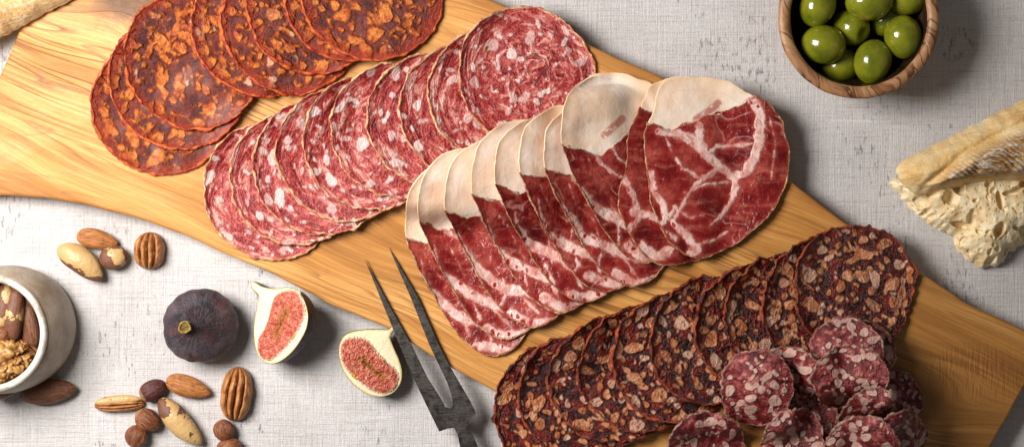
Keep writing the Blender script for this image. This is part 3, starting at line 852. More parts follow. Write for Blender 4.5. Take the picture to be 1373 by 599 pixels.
def build_salami():
    mat = m_salami(); rm = m_rind('salami_skin', (.46, .12, .05), (.82, .56, .30), .45, .10, 2.0)
    cs = [(366, 256, 92, 91), (402, 238, 92, 90), (434, 223, 92, 91), (466, 206, 92, 90), (502, 191, 92, 90), (538, 175, 92, 90),
          (586, 160, 92, 90), (630, 147, 92, 91), (668, 126, 92, 92)]
    n = len(cs) + 1
    for i in range(n):
        z = BT + 4 + 3 * min(i, 5)
        if i < n - 1:
            x, y, rx, ry = cs[i]
            e = ellipse(x, y, rx, ry, 0, 28, .02, 200 + i)
        else:
            x, y = 707, 104
            e = np.array([(616, 100), (620, 68), (634, 42), (655, 24), (683, 12), (712, 10), (736, 16), (760, 31), (780, 52), (793, 74), (798, 100), (794, 132),
                          (780, 162), (756, 185), (724, 196), (694, 194), (660, 180), (638, 160), (622, 132)], float)
        if i == 0: lab = 'leftmost slice of the pink marbled salami row, lying flat at its lower end'
        elif i == n - 1: lab = 'whole visible round slice of marbled salami, topmost at the right end of its row'
        else: lab = '%s slice of pink marbled salami counted from the lower left end of its row' % ORD[i]
        lay_slice('salami_slice', up(e, z), up([(x, y)], z)[0], mat, rm, lab, 'salami slice', 'pink marbled salami slices in a row on the board', 31 + i, thick=3.0, stiff=7, curl=2.4, rindw=1.5, rough=1.7, wr=1.8, rimlift=9., n=230, nr=38, lumps=scatter(800 + i, 92, [(7, 6.5, 10., 1.9, .5), (24, 3.6, 6.2, 2.4, .7), (60, 1.8, 3.4, 3., .8)], .88))

def build_coppa():
    mat = m_coppa(); rm = m_rind('cured_neck_crust', (.26, .05, .02), (.66, .42, .22), .55, .12, 2.2)
    T = np.array([(-11, -4), (-11, -30), (-6, -56), (8, -78), (32, -94), (62, -99), (95, -92), (125, -76), (150, -48), (163, -5), (166, 55), (158, 105), (140, 140), (112, 155),
                  (92, 152), (70, 138), (48, 112), (26, 74), (8, 42), (-3, 16)], float)
    capT = np.array([(0, 2), (18, 8), (38, 9), (55, 2), (75, -12), (100, -30), (130, -50), (170, -60), (220, -150), (60, -190), (-70, -150), (-60, -6)], float)
    seamT = [([(20, 70), (44, 88), (72, 104), (100, 112), (128, 116)], 7.), ([(84, 138), (108, 148), (140, 148)], 6.5), ([(62, 98), (68, 124), (60, 140)], 1.5),
             ([(18, 14), (38, 42), (56, 70), (64, 98)], -.8), ([(46, 44), (75, 52), (112, 84)], -.8), ([(94, 110), (106, 136)], 2.), ([(30, 6), (46, 22), (70, 34), (100, 46)], (3.5, .3)), ([(60, 0), (66, 16), (80, 30)], (3., .3)), ([(8, 30), (14, 52), (24, 66)], (.3, 3.))]
    K = [(555, 320), (573, 298), (609, 284), (644, 262), (675, 249), (707, 234), (740, 228), (762, 196)]
    where = ['leftmost cured neck slice, its red foot lowest on the board near the fork',
             'second cured neck slice from the left end of the row',
             'third cured neck slice from the left end of the row',
             'fourth cured neck slice from the left end of the row',
             'fifth cured neck slice from the left, in the middle of the row',
             'sixth cured neck slice from the left end of the row',
             'cured neck slice just left of the one with the large rounded white fat',
             'cured neck slice with a large rounded white fat cap streaked with pink',
             'narrow cured neck sliver tucked under the biggest front slice',
             'biggest cured neck slice at the right end, its pale web of fat fully visible']
    grp = 'cured pork neck slices with white fat caps overlapping on the board'
    for i, (x, y) in enumerate(K):
        z = BT + 4 + 3 * min(i, 5)
        r = np.random.RandomState(i)
        sx, sy = 1 + r.uniform(-.02, .02), 1 + r.uniform(-.015, .015)
        T2 = T.copy()
        if i in (0,): T2[:10, 1] *= 1.06
        if i in (4, 5, 6): T2[3:8, 1] *= .93
        P = T2 * (sx, sy) + (x, y)
        jit = lambda L: [(np.asarray(l, float) + r.uniform(-7, 7, (len(l), 2))) * (sx, sy) + (x, y) for l in L]
        seams = [(up(l, z), w) for l, (_, w) in zip(jit([s for s, _ in seamT]), seamT)]
        st = [(up(np.array([(48, -14), (72, -36)]) + (x, y), z), 4.)] if i == 7 else []
        lay_slice('cured_neck_slice', up(P, z), up([(x + 76, y + 34)], z)[0], mat, rm, where[i], 'ham slice', grp, 61 + i,
                  thick=2.0, stiff=7, curl=2.6, rindw=1.1, rough=1.0, wr=1.6, rimlift=7., n=300, nr=46, cap=up((capT + r.uniform(-5, 5, capT.shape) * ((capT[:, 1:] > -40) & (capT[:, :1] > 5))) * (sx, sy) + (x, y), z), seams=seams, streak=st, pleat=1.2)
    # sliver under the front slice
    z = BT + 20
    P = [(861, 140), (872, 115), (905, 103), (960, 108), (1000, 140), (1020, 200), (1012, 280), (962, 338), (905, 354), (871, 348), (845, 315), (829, 272), (838, 225), (843, 180)]
    cap = [(856, 144), (880, 152), (930, 140), (1060, 120), (1060, 60), (840, 60), (840, 140)]
    seams = [([(836, 240), (850, 262), (858, 290), (840, 312)], 4.), ([(850, 285), (885, 292), (920, 300)], 5.), ([(862, 330), (880, 345), (900, 335)], 6.), ([(866, 180), (872, 230)], .5)]
    lay_slice('cured_neck_slice', up(P, z), up([(925, 230)], z)[0], mat, rm, where[8], 'ham slice', grp, 70, thick=2.0, stiff=7, curl=2.6, rindw=1., rough=1.4, wr=1.5,
              n=300, nr=46, cap=up(cap, z), seams=[(up(l, z), w) for l, w in seams], pleat=1.6)
    # front slice, traced
    z = BT + 23
    P = [(866, 168), (875, 152), (880, 128), (890, 110), (920, 103), (955, 104), (985, 112), (1008, 126), (1033, 138), (1050, 164), (1060, 205), (1056, 243), (1038, 280), (1016, 304),
         (992, 324), (968, 338), (946, 345), (924, 343), (898, 325), (882, 298), (872, 266), (869, 240), (864, 203)]
    cap = [(864, 168), (876, 166), (898, 176), (920, 166), (945, 155), (966, 152), (990, 141), (1012, 128), (1030, 60), (850, 60), (850, 165)]
    seams = [([(884, 176), (912, 180), (930, 188), (942, 198)], (5., 8.)), ([(926, 186), (946, 206), (966, 222), (986, 238)], (7., 5.5)),
             ([(986, 238), (1000, 232), (1012, 215), (1020, 188), (1021, 152), (1012, 134)], (6., 6.5)), ([(948, 208), (962, 197), (985, 195), (1010, 192)], (3.5, 2.)),
             ([(988, 240), (986, 262), (972, 286), (952, 303)], (5.5, 1.5)), ([(966, 225), (942, 240), (926, 256), (915, 276), (906, 292)], (3.5, 2.)),
             ([(942, 240), (916, 226), (902, 206), (893, 185)], (2.5, .3)), ([(872, 234), (878, 260), (890, 275), (893, 292), (886, 303)], (5., 4.)),
             ([(898, 290), (905, 277), (914, 285), (926, 292)], (2., 1.)), ([(903, 298), (920, 315), (936, 334), (926, 343)], (4., 6.)), ([(888, 306), (906, 320)], (2., 3.)),
             ([(934, 328), (960, 322), (976, 311)], (2., .4)), ([(938, 170), (940, 194)], (6., 6.)), ([(918, 258), (950, 246), (982, 244)], (0., 1.2)), ([(925, 292), (944, 288)], (1., 0.)),
             ([(1032, 150), (1042, 190), (1036, 240)], (0., .6))]
    st = [(up([(934, 160), (952, 148), (964, 138)], z), 4.)]
    lay_slice('cured_neck_slice', up(P, z), up([(962, 225)], z)[0], mat, rm, where[9], 'ham slice', grp, 71, thick=2.4, stiff=11, curl=2.4, rindw=1.1, rough=1.2, wr=1.6,
              n=340, nr=56, cap=up(cap, z), seams=[(up(l, z), w) for l, w in seams], streak=st, pleat=.8)

def build_sopp():
    mat = m_sopp(); rm = m_rind('dark_sausage_skin', (.050, .002, .002), (.46, .07, .016), .12, .06, 3.0, .6)
    cs = [(748, 549, 86, 87), (781, 531, 86, 84), (822, 508, 86, 84), (861, 494, 86, 84), (906, 479, 86, 85), (957, 457, 86, 84), (1016, 439, 86, 85), (1055, 425, 86, 85), (1105, 406, 86, 86)]
    n = len(cs) + 1
    for i in range(n):
        z = BT + 4 + 3 * min(i, 4)
        if i < n - 1:
            x, y, rx, ry = cs[i]; e = ellipse(x, y, rx, ry, 0, 28, .03, 300 + i)
        else:
            x, y = 1148, 389
            e = np.array([(1063, 386), (1066, 355), (1082, 326), (1105, 310), (1136, 303), (1165, 304), (1190, 312), (1208, 328), (1222, 348), (1232, 370), (1227, 395), (1216, 425), (1203, 448),
                          (1180, 466), (1148, 474), (1115, 466), (1086, 448), (1068, 418)], float)
        if i == 0: lab = 'leftmost slice of the dark peppery sausage row, overhanging the board edge by the fork'
        elif i == n - 1: lab = 'topmost slice of the dark peppery sausage row, at the end near the bread'
        else: lab = '%s slice of dark peppery sausage counted from the fork end of its row' % ORD[i]
        lay_slice('dark_sausage_slice', up(e, z), up([(x, y)], z)[0], mat, rm, lab, 'sausage slice', 'dark peppery sausage slices in a row on the board', 91 + i, thick=3.2, stiff=7, curl=3.4, rindw=1.9, rough=2.2, wr=2.8, rimlift=11., n=230, nr=38, lumps=scatter(900 + i, 84, [(18, 6.5, 10.5, 2.0, .4), (56, 3.6, 6.4, 2.0, .5), (60, 1.8, 3.2, 2.2, .5)], .88))

def build_small():
    mat = m_small(); rm = m_rind('floury_skin', (.20, .045, .035), (.52, .34, .26), .65, .13, 3.0)
    it = [(1194, 538, 43, 43, 'small salami slice lying alone on bare wood at the right side of the heap'),
          (1150, 470, 46, 44, 'shaded small salami slice furthest back in the heap, half hidden on the dark sausage'),
          (1128, 466, 46, 42, 'pinkish small salami slice leaning on the dark sausage behind the others'),
          (1082, 560, 42, 40, 'small salami slice buried in the middle of the heap, little of it showing'),
          (1050, 505, 42, 42, 'small salami slice mostly hidden behind the large round front one'),
          (1127, 500, 49, 42, 'small salami slice with a dark smooth centre in the middle of the heap'),
          (1163, 555, 43, 42, 'small salami slice with a pale floury rim, under the lower right one'),
          (1010, 517, 46, 52, 'large round small-salami slice with white ovals, topmost at the left of the heap'),
          (947, 600, 54, 50, 'small salami slice at the lower left of the heap, touching the dark sausage'),
          (1060, 588, 41, 44, 'small salami slice with a greenish peppercorn, between two others at the photo bottom'),
          (1200, 588, 38, 44, 'small salami slice on its side at the lower right of the heap'),
          (1146, 598, 45, 48, 'small salami slice nearest the photo bottom at the right, with a thick pale fold')]
    for i, (x, y, rx, ry, lab) in enumerate(it):
        z = BT + 14
        r_ = np.random.RandomState(50 + i); an = r_.uniform(0, 6.28); tl = (math.cos(an) * .16, math.sin(an) * .16)
        e = ellipse(x, y, rx, ry, 0, 22, .05, 400 + i)
        lay_slice('small_salami_slice', up(e, z), up([(x, y)], z)[0], mat, rm, lab, 'salami slice', 'small salami slices heaped on the board', 121 + i, thick=5.5, stiff=8, curl=1.5, rindw=1.8, rough=1.6, wr=5., n=150, nr=24, tiltv=(tl[0], tl[1]), lumps=scatter(950 + i, 44, [(9, 5, 8., 1.7, .3), (16, 2.8, 4.6, 1.9, .5), (20, 1.4, 2.4, 2., .5)], .88))

# ================================================================== FORK
def build_fork():
    px = [(489, 347), (512, 404), (533, 455), (560, 518), (589, 578), (600, 574), (609, 573), (613, 580), (617, 599), (640, 665), (690, 800),
          (708, 796), (659, 660), (641, 599), (629, 572), (627, 566), (638, 553), (631, 538), (603, 490), (588, 460), (562, 400), (521, 331), (551, 399), (575, 460), (600, 513), (606, 531),
          (607, 541), (603, 547), (597, 545), (591, 534), (573, 505), (551, 460), (523, 410)]
    px = [(a - .0, b) for a, b in px]
    P = up(px, 37)
    bm = bmesh.new()
    vs = [bm.verts.new((a, b, 0)) for a, b in P]
    bm.faces.new(vs)
    for y in np.arange(340, 800, 14):
        yy = (299.5 - y) * .985
        bmesh.ops.bisect_plane(bm, geom=bm.verts[:] + bm.edges[:] + bm.faces[:], plane_co=(0, yy, 0), plane_no=(0, 1, 0))
    bmesh.ops.triangulate(bm, faces=bm.faces)
    r = bmesh.ops.extrude_face_region(bm, geom=bm.faces[:])
    top = [g for g in r['geom'] if isinstance(g, bmesh.types.BMVert)]
    ts = set(top)
    for v in bm.verts:
        y = 299.5 - v.co.y / .985
        zt = np.interp(y, [330, 350, 480, 575, 640, 800], [36.6, 39.5, 41.5, 38.5, 33, 15])
        th = np.interp(y, [330, 420, 575, 640, 800], [1.6, 4, 5, 9, 12])
        v.co.z = zt if v in ts else zt - th
    bmesh.ops.recalc_face_normals(bm, faces=bm.faces)
    me = bpy.data.meshes.new('carving_fork')
    org = Vector((-60, -200, 0))
    for v in bm.verts: v.co = (v.co - org) * S
    bm.to_mesh(me); bm.free()
    me.materials.append(m_metal())
    o = bpy.data.objects.new('carving_fork', me); C.objects.link(o); o.location = org * S
    bevel(o, 1.3, 2)
    tag(o, 'dark steel carving fork with two long prongs lying across the board edge', 'fork')
    # its wooden grip, past the edge of the photo
    a = np.array([*up([(699, 790)], 12)[0], 12.]); b = np.array([*up([(758, 960)], 12)[0], 11.])
    d = (b - a) / np.linalg.norm(b - a); sd = np.array([-d[1], d[0], 0]); sd /= np.linalg.norm(sd)
    n = 16; v = []
    prof = [(0, .2), (0, 8), (.04, 10), (.5, 11), (.94, 10.5), (1, 7), (1, .2)]
    for t, rr in prof:
        for q in np.linspace(0, 2 * np.pi, n, endpoint=False):
            v.append(a + (b - a) * t + sd * rr * math.cos(q) + np.array([0, 0, 1]) * rr * math.sin(q))
    mk('grip', v, ringfaces(len(prof), n), m_bowlwood('grip_wood'), o, tuple(org))

# ================================================================== BOWLS
def build_olive_bowl():
    c = up([(1152, 24)], 84)[0]
    root = empty('wooden_bowl', (c[0], c[1], 0))
    tag(root, 'turned wooden bowl of green olives, cut by the top edge of the photo', 'bowl')
    org = (0, 0, 0)
    w = m_bowlwood()
    v, f = lathe([(.5, 0), (56, 0), (60, 3), (84, 30), (98, 56), (104.5, 78), (105.5, 82), (103, 85.5), (97, 86.5), (91.5, 85), (89.5, 81)], 128, .012)
    mk('bowl_body', v, f, w, root, org, local=True)
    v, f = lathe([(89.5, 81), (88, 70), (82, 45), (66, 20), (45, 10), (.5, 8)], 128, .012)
    mk('bowl_inside', v, f, m_bowlwood('oiled_shaded_inner_wood', True), root, org, local=True)  # inner wall colour carries both the oil and the shadow inside the bowl
    om = m_olive(); pit = None
    pitm = m_rind('olive_pit_hole', (.01, .012, .002), (.03, .035, .005), .3)
    # x, y, rx(long), ry, z centre, rotation, label
    ol = [(1096, 9, 27, 24, 60, 1.2, 'glossy green olive at the upper left of the bowl, by the rim'),
          (1166, 1, 31, 27, 68, .2, 'largest looking green olive at the top middle of the bowl'),
          (1218, -5, 27, 25, 58, .5, 'half shaded green olive at the top right of the bowl'),
          (1141, 37, 27, 23, 44, -.6, 'pitted green olive with a dark hole, between three others in the bowl'),
          (1104, 60, 29, 26, 60, -.2, 'green olive with a pale brownish cheek at the lower left of the bowl'),
          (1170, 83, 28.5, 25, 58, 1.35, 'green olive nearest the bottom rim of the bowl'),
          (1211, 50, 28, 25, 60, 1.7, 'round green olive at the right side of the bowl'),
          (1127, 88, 25, 23, 34, .3, 'dark shaded green olive sunk beside the bottom rim'),
          (1190, 25, 25, 22, 34, .9, 'dark green olive sunk deep between the right hand ones')]
    for i, (x, y, a, b, z, r, lab) in enumerate(ol):
        p = up([(x, y)], z)[0]
        nu, nv = 40, 28
        ph = np.linspace(0, np.pi, nv); th = np.linspace(0, 2 * np.pi, nu, endpoint=False)
        v = []
        for q in ph:
            X = a * math.cos(q) * (1 + .04 * math.cos(q) ** 6)
            R = b * math.sin(q) ** .96 * (1 + .03 * math.cos(q)) if math.sin(q) > 0 else 0
            dent = 0
            if i == 3: dent = 7 * math.exp(-((q - .0) / .42) ** 2)
            v.append(np.column_stack([np.full(nu, X - dent), R * np.cos(th), R * np.sin(th)]))
        v = np.concatenate(v)
        if i == 3:
            # turn the pitted end up towards the viewer
            ca, sa = math.cos(-.75), math.sin(-.75)
            v = np.column_stack([v[:, 0] * ca + v[:, 2] * sa, v[:, 1], -v[:, 0] * sa + v[:, 2] * ca])
        v *= (1 + .012 * fbm(v[:, 0] * .05, v[:, 1] * .05, v[:, 2] * .05, i))[:, None]
        o = mk('green_olive', v, ringfaces(nv, nu), om, None, (p[0], p[1], z), local=True, rot=(0, 0, r))
        tag(o, lab, 'olive', 'green olives in the wooden bowl')
        if i == 3:
            tt = np.linspace(0, 2 * np.pi, 20, endpoint=False)
            pv = []
            for rr, dz in ((6.2, 0.6), (5.0, 1.2), (3.2, .9), (.3, .5)):
                for t_ in tt: pv.append((a - 8.2 + dz + (1.5 if rr > 6 else 0), rr * math.cos(t_), rr * math.sin(t_)))
            pv = np.array(pv)
            pv = np.column_stack([pv[:, 0] * ca + pv[:, 2] * sa, pv[:, 1], -pv[:, 0] * sa + pv[:, 2] * ca])
            mk('pit_hole', pv, ringfaces(4, 20), pitm, o, (0, 0, 0), local=True)

# ---- nuts, each built along its own x axis then turned
def placeobj(name, v, f, mat, x, y, z, rot, label, cat, group, attrs=None):
    p = up([(x, y)], z + 8)[0]
    v = np.asarray(v, float)
    v = v - np.array([0, 0, v[:, 2].min()])
    o = mk(name, v, f, mat, None, (p[0], p[1], z), local=True, rot=rot, attrs=attrs)
    return tag(o, label, cat, group)

def spindle(L, W, Hh, tip=.75, blunt=.5, bend=0, seed=0, amp=.03, nv=44, nu=36, tilt=0, sq=1.):
    """x from -L/2 (blunt) to L/2 (pointed)"""
    s = (1 - np.cos(np.linspace(0, np.pi, nv))) / 2
    th = np.linspace(0, 2 * np.pi, nu, endpoint=False)
    v = []
    for t in s:
        r = (max(t, 0) ** blunt) * (max(1 - t, 0) ** tip)
        pk = blunt / (blunt + tip); r /= (pk ** blunt) * ((1 - pk) ** tip)
        x = (t - .5) * L
        cy = bend * (1 - (2 * t - 1) ** 2)
        c, q = np.cos(th), np.sin(th)
        cc = np.sign(c) * np.abs(c) ** sq; qq = np.sign(q) * np.abs(q) ** sq
        v.append(np.column_stack([np.full(nu, x), r * W / 2 * cc + cy, r * Hh / 2 * qq]))
    v = np.concatenate(v)
    k = 1 + amp * fbm(v[:, 0] * .05, v[:, 1] * .08, v[:, 2] * .08, seed, 3)
    v[:, 1] *= k; v[:, 2] *= k
    if tilt:
        c, q = math.cos(tilt), math.sin(tilt)
        v = np.column_stack([v[:, 0] * c + v[:, 2] * q, v[:, 1], -v[:, 0] * q + v[:, 2] * c])
    return v, ringfaces(nv, nu)

def pecan(L, W, Hh, seed=0, nv=70, nu=72):
    """a kernel half lying on its flat side: two lobes, each with long grooves"""
    th = np.linspace(0, 2 * np.pi, nu, endpoint=False)
    s = (1 - np.cos(np.linspace(0, np.pi, nv))) / 2
    v = []; g = []
    for t in s:
        r = (1 - abs(2 * t - 1) ** 2.6) ** .5
        x = (t - .5) * L
        yy = r * W / 2 * np.cos(th); z = np.sin(th)
        u = np.cos(th)
        wobx = .10 * math.sin(x * .07 + seed) + .03 * math.sin(x * .2)
        gr = np.zeros(nu)
        for pos, wd, dp in ((0., .085, 1.), (-.48, .075, .9), (.48, .075, .9)):
            gr += dp * np.exp(-((u - pos - wobx * .5) / wd) ** 2)
        gr = np.clip(gr, 0, 1) * (.5 + .5 * r)
        zz = np.where(z > 0, r * Hh * np.abs(z) ** .7 * (1 - .55 * gr), r * z * 3.)
        v.append(np.column_stack([np.full(nu, x), yy * (1 + .015 * math.sin(x * .3)), zz])); g.append(np.where(z > 0, gr, 0))
    v = np.concatenate(v); g = np.concatenate(g)
    v[:, 2] += 1.5 * fbm(v[:, 0] * .10, v[:, 1] * .2, 0, seed, 3) * (v[:, 2] > 1)
    return v, ringfaces(nv, nu), {'groove': g}

def walnut(L, W, Hh, seed=0):
    nv, nu = 80, 110
    ph = np.linspace(0, np.pi, nv); th = np.linspace(0, 2 * np.pi, nu, endpoint=False)
    PH, TH = np.meshgrid(ph, th, indexing='ij')
    d = np.stack([np.cos(PH), np.sin(PH) * np.cos(TH), np.sin(PH) * np.sin(TH)], -1).reshape(-1, 3)
    a = 2.1
    q = d * a + .55 * np.stack([fbm(*(d * 2.2).T, seed + k, 2) for k in (1, 2, 3)], 1)
    r1 = np.abs(vn(*(q * 1.15).T, seed)); r2 = np.abs(vn(*(q * 2.1).T, seed + 5))
    ridge = np.minimum(r1 * 3.2, 1) * .65 + np.minimum(r2 * 3., 1) * .35
    mid = np.exp(-(d[:, 1] / .10) ** 2) * (d[:, 2] > -.2)
    r = .66 + .36 * ridge - .22 * mid
    v = d * np.array([L / 2, W / 2, Hh / 2]) * r[:, None]
    g = np.clip(1 - ridge + .8 * mid, 0, 1)
    return v, ringfaces(nv, nu), {'groove': g}

def brazil(L, W, Hh, bend, seed, skinf, tip=.62, blunt=.5):
    v, f = spindle(L, W, Hh, tip, blunt, bend, seed, .05, sq=.92)
    return v, f, {'skin': skinf(v)}

def build_nut_bowl():
    c = up([(-9, 446)], 92)[0] + np.array([14., 5.])
    root = empty('stoneware_bowl', (c[0], c[1], 0))
    tag(root, 'round pale stoneware bowl filled with mixed nuts, half outside the photo', 'bowl')
    cer = m_ceramic()
    def lean(v):
        v = v.copy(); v[:, 0] -= 22 * np.clip((v[:, 2] - 5) / 84, 0, 1); v[:, 1] -= 6 * np.clip((v[:, 2] - 5) / 84, 0, 1); return v
    v, f = lathe([(.5, 0), (68, 0), (75, 3), (80, 12), (83.5, 30), (84, 50), (82.8, 64), (80.8, 75), (79.2, 80), (78.2, 82), (77.8, 84.5), (76.4, 85.5)], 128, .006)
    v = lean(v)
    mk('bowl_body', v, f, cer, root, local=True)
    v, f = lathe([(76.2, 85.5), (77.6, 88.5), (77.2, 92), (75, 94.3), (71.5, 94.8), (68.8, 93), (68, 89)], 128, .006)
    v = lean(v)
    mk('rim', v, f, m_ceramic_rim(), root, local=True)
    v, f = lathe([(68, 89), (71, 80), (76, 60), (76, 35), (66, 14), (40, 8), (.5, 8)], 128, .006)
    v = lean(v)
    mk('bowl_inside', v, f, cer, root, local=True)

def build_nuts():
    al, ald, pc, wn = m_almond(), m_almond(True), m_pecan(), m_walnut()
    bz = m_brazil()
    hz = m_hazel('hazelnut_skin', (.10, .030, .013), (.23, .075, .028), (.40, .17, .07))
    hd = m_hazel('dark_hazelnut_skin', (.045, .012, .012), (.105, .028, .022), (.19, .07, .045))
    R = math.radians
    gA, gB, gH, gP = 'almonds scattered on the table', 'shelled brazil nuts', 'hazelnuts scattered on the table', 'pecan halves on the table'
    v, f = spindle(56, 27, 20, .62, .42, 0, 1)
    placeobj('almond', v, f, al, 131, 321, 0, (0, 0, R(-12)), 'almond above the pale brazil nut, in the small cluster below the board', 'almond', gA)
    v, f, a = brazil(74, 35, 30, 4, 2, lambda v: np.clip((-v[:, 1] - 6) / 12, -1, 1) * .42 + np.clip((v[:, 0] - 20) / 10, 0, 1) * .5 - .12)
    placeobj('brazil_nut', v, f, bz, 109, 353, 0, (0, 0, R(-37)), 'pale brazil nut edged with brown skin, lying under an almond near the board', 'brazil nut', gB, a)
    v, f, a = brazil(38, 33, 26, 0, 8, lambda v: .25 - 1.2 * np.exp(-((v[:, 0] - 8) / 7) ** 2 - ((v[:, 1] + 3) / 8) ** 2), .5, .5)
    placeobj('hazelnut', v, f, bz, 153, 345, 0, (0, 0, R(15)), 'chipped dark hazelnut showing cream flesh, beside the pale brazil nut', 'hazelnut', gH, a)
    v, f, a = pecan(50, 41, 24, 1)
    placeobj('pecan_half', v, f, pc, 200, 336, 0, (0, 0, R(86)), 'short broad pecan half lying alone just below the board', 'pecan', gP, a)
    v, f = spindle(74, 35, 24, .62, .45, 0, 4)
    placeobj('almond', v, f, ald, 67, 524, 0, (0, 0, R(6)), 'large dull brown almond lying against the foot of the stoneware bowl', 'almond', gA)
    # cluster at the bottom
    v, f, a = pecan(68, 19, 15, 5)
    placeobj('pecan_half', v, f, pc, 160, 542, 0, (0, 0, R(3)), 'narrow pecan piece on its side, showing a cream cut face', 'pecan', gP, a)
    v, f, a = brazil(62, 13, 13, 1.5, 5, lambda v: np.full(len(v), -.35), .55, .55)
    o = placeobj('cut_face', v, f, bz, 158, 537, 5, (0, 0, R(5)), None, None, None, a)
    p = [q for q in C.objects if q.name.startswith('pecan_half')][-1]
    mw = o.matrix_basis.copy(); o.parent = p; bpy.context.view_layer.update(); o.matrix_basis = p.matrix_basis.inverted() @ mw
    v, f = spindle(38, 28, 26, .55, .42, 0, 6)
    placeobj('hazelnut', v, f, hd, 206, 522, 0, (0, 0, R(30)), 'dark purplish hazelnut touching the tip of the orange almond', 'hazelnut', gH)
    v, f = spindle(62, 29, 21, .62, .42, 0, 7)
    placeobj('almond', v, f, al, 253, 518, 0, (0, 0, R(-17)), 'orange brown almond just under the whole fig', 'almond', gA)
    v, f, a = brazil(82, 33, 29, -2, 8, lambda v: np.clip((-v[:, 0] - 14) / 9, 0, 1) * np.clip((-v[:, 1] + 6) / 10, -.2, 1) * .5 + np.clip((np.abs(v[:, 1]) - 13) / 4, 0, 1) * .3 - .1)
    placeobj('brazil_nut', v, f, bz, 243, 564, 0, (0, 0, R(-47)), 'amber brazil nut with a brown patch at its top, below the orange almond', 'brazil nut', gB, a)
    v, f = spindle(36, 30, 28, .5, .46, 0, 9, .06)
    placeobj('hazelnut', v, f, hz, 199, 562, 0, (0, 0, R(-32)), 'red brown hazelnut with a tan tip, left of the amber brazil nut', 'hazelnut', gH)
    v, f = spindle(31, 30, 28, .5, .5, 0, 10, .06)
    placeobj('hazelnut', v, f, hz, 184, 584, 0, (0, 0, R(70)), 'round hazelnut lowest and leftmost in the cluster of nuts', 'hazelnut', gH)
    v, f, a = pecan(73, 42, 26, 3)
    placeobj('pecan_half', v, f, pc, 317, 528, 0, (0, 0, R(84)), 'long ridged pecan half standing upright in the photo below the figs', 'pecan', gP, a)
    v, f = spindle(30, 27, 25, .5, .45, 0, 12, .06)
    placeobj('hazelnut', v, f, hz, 301, 576, 0, (0, 0, R(-60)), 'hazelnut touching the bottom end of the long pecan half', 'hazelnut', gH)
    v, f = spindle(36, 30, 25, .5, .45, 0, 13, .06)
    placeobj('hazelnut', v, f, hz, 308, 601, 0, (0, 0, R(20)), 'hazelnut cut by the bottom edge of the photo, below another hazelnut', 'hazelnut', gH)
    # inside the stoneware bowl
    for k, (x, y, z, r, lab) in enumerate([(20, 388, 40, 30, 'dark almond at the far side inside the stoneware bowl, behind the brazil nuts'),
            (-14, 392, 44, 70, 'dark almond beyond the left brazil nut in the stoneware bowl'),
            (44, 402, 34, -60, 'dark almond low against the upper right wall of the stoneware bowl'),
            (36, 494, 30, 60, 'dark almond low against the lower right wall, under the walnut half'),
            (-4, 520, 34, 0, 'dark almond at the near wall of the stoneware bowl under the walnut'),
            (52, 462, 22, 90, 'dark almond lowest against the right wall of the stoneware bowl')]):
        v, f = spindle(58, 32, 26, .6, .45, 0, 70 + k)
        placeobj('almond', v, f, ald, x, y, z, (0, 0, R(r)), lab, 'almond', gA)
    v, f, a = brazil(74, 27, 26, 3, 21, lambda v: np.clip((-v[:, 0] - 8) / 10, 0, 1) * .6 + np.clip((v[:, 0] - 14) / 10, 0, 1) * .16 - .08)
    placeobj('brazil_nut', v, f, bz, 23, 419, 52, (R(0), R(0), R(84)), 'upright brazil nut with tan middle in the stoneware bowl', 'brazil nut', gB, a)
    v, f, a = brazil(70, 27, 26, -3, 22, lambda v: np.clip((v[:, 1] + 3) / 6, -.4, 1) * .25)
    placeobj('brazil_nut', v, f, bz, 4, 412, 50, (0, 0, R(80)), 'dark skinned brazil nut at the left edge of the photo in the bowl', 'brazil nut', gB, a)
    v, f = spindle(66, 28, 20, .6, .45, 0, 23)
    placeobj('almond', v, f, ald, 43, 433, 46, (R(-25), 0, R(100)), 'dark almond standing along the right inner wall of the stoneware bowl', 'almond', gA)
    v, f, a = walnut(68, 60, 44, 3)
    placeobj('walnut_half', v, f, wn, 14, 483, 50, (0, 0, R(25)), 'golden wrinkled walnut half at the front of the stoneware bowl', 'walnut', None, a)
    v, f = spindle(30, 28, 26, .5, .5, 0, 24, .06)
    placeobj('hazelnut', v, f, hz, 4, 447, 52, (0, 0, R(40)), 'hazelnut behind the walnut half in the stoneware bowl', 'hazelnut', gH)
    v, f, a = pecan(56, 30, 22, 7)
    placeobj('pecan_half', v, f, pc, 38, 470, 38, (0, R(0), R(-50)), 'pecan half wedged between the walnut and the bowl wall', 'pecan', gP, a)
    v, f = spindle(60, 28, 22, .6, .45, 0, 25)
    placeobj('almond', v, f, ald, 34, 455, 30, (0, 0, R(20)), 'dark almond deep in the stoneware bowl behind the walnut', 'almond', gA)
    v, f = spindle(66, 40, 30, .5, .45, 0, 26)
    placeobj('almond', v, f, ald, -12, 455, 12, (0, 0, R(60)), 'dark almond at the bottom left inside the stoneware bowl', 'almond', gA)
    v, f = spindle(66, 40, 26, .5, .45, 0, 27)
    placeobj('almond', v, f, ald, 24, 430, 14, (0, 0, R(10)), 'dark almond at the bottom of the bowl under the brazil nuts', 'almond', gA)

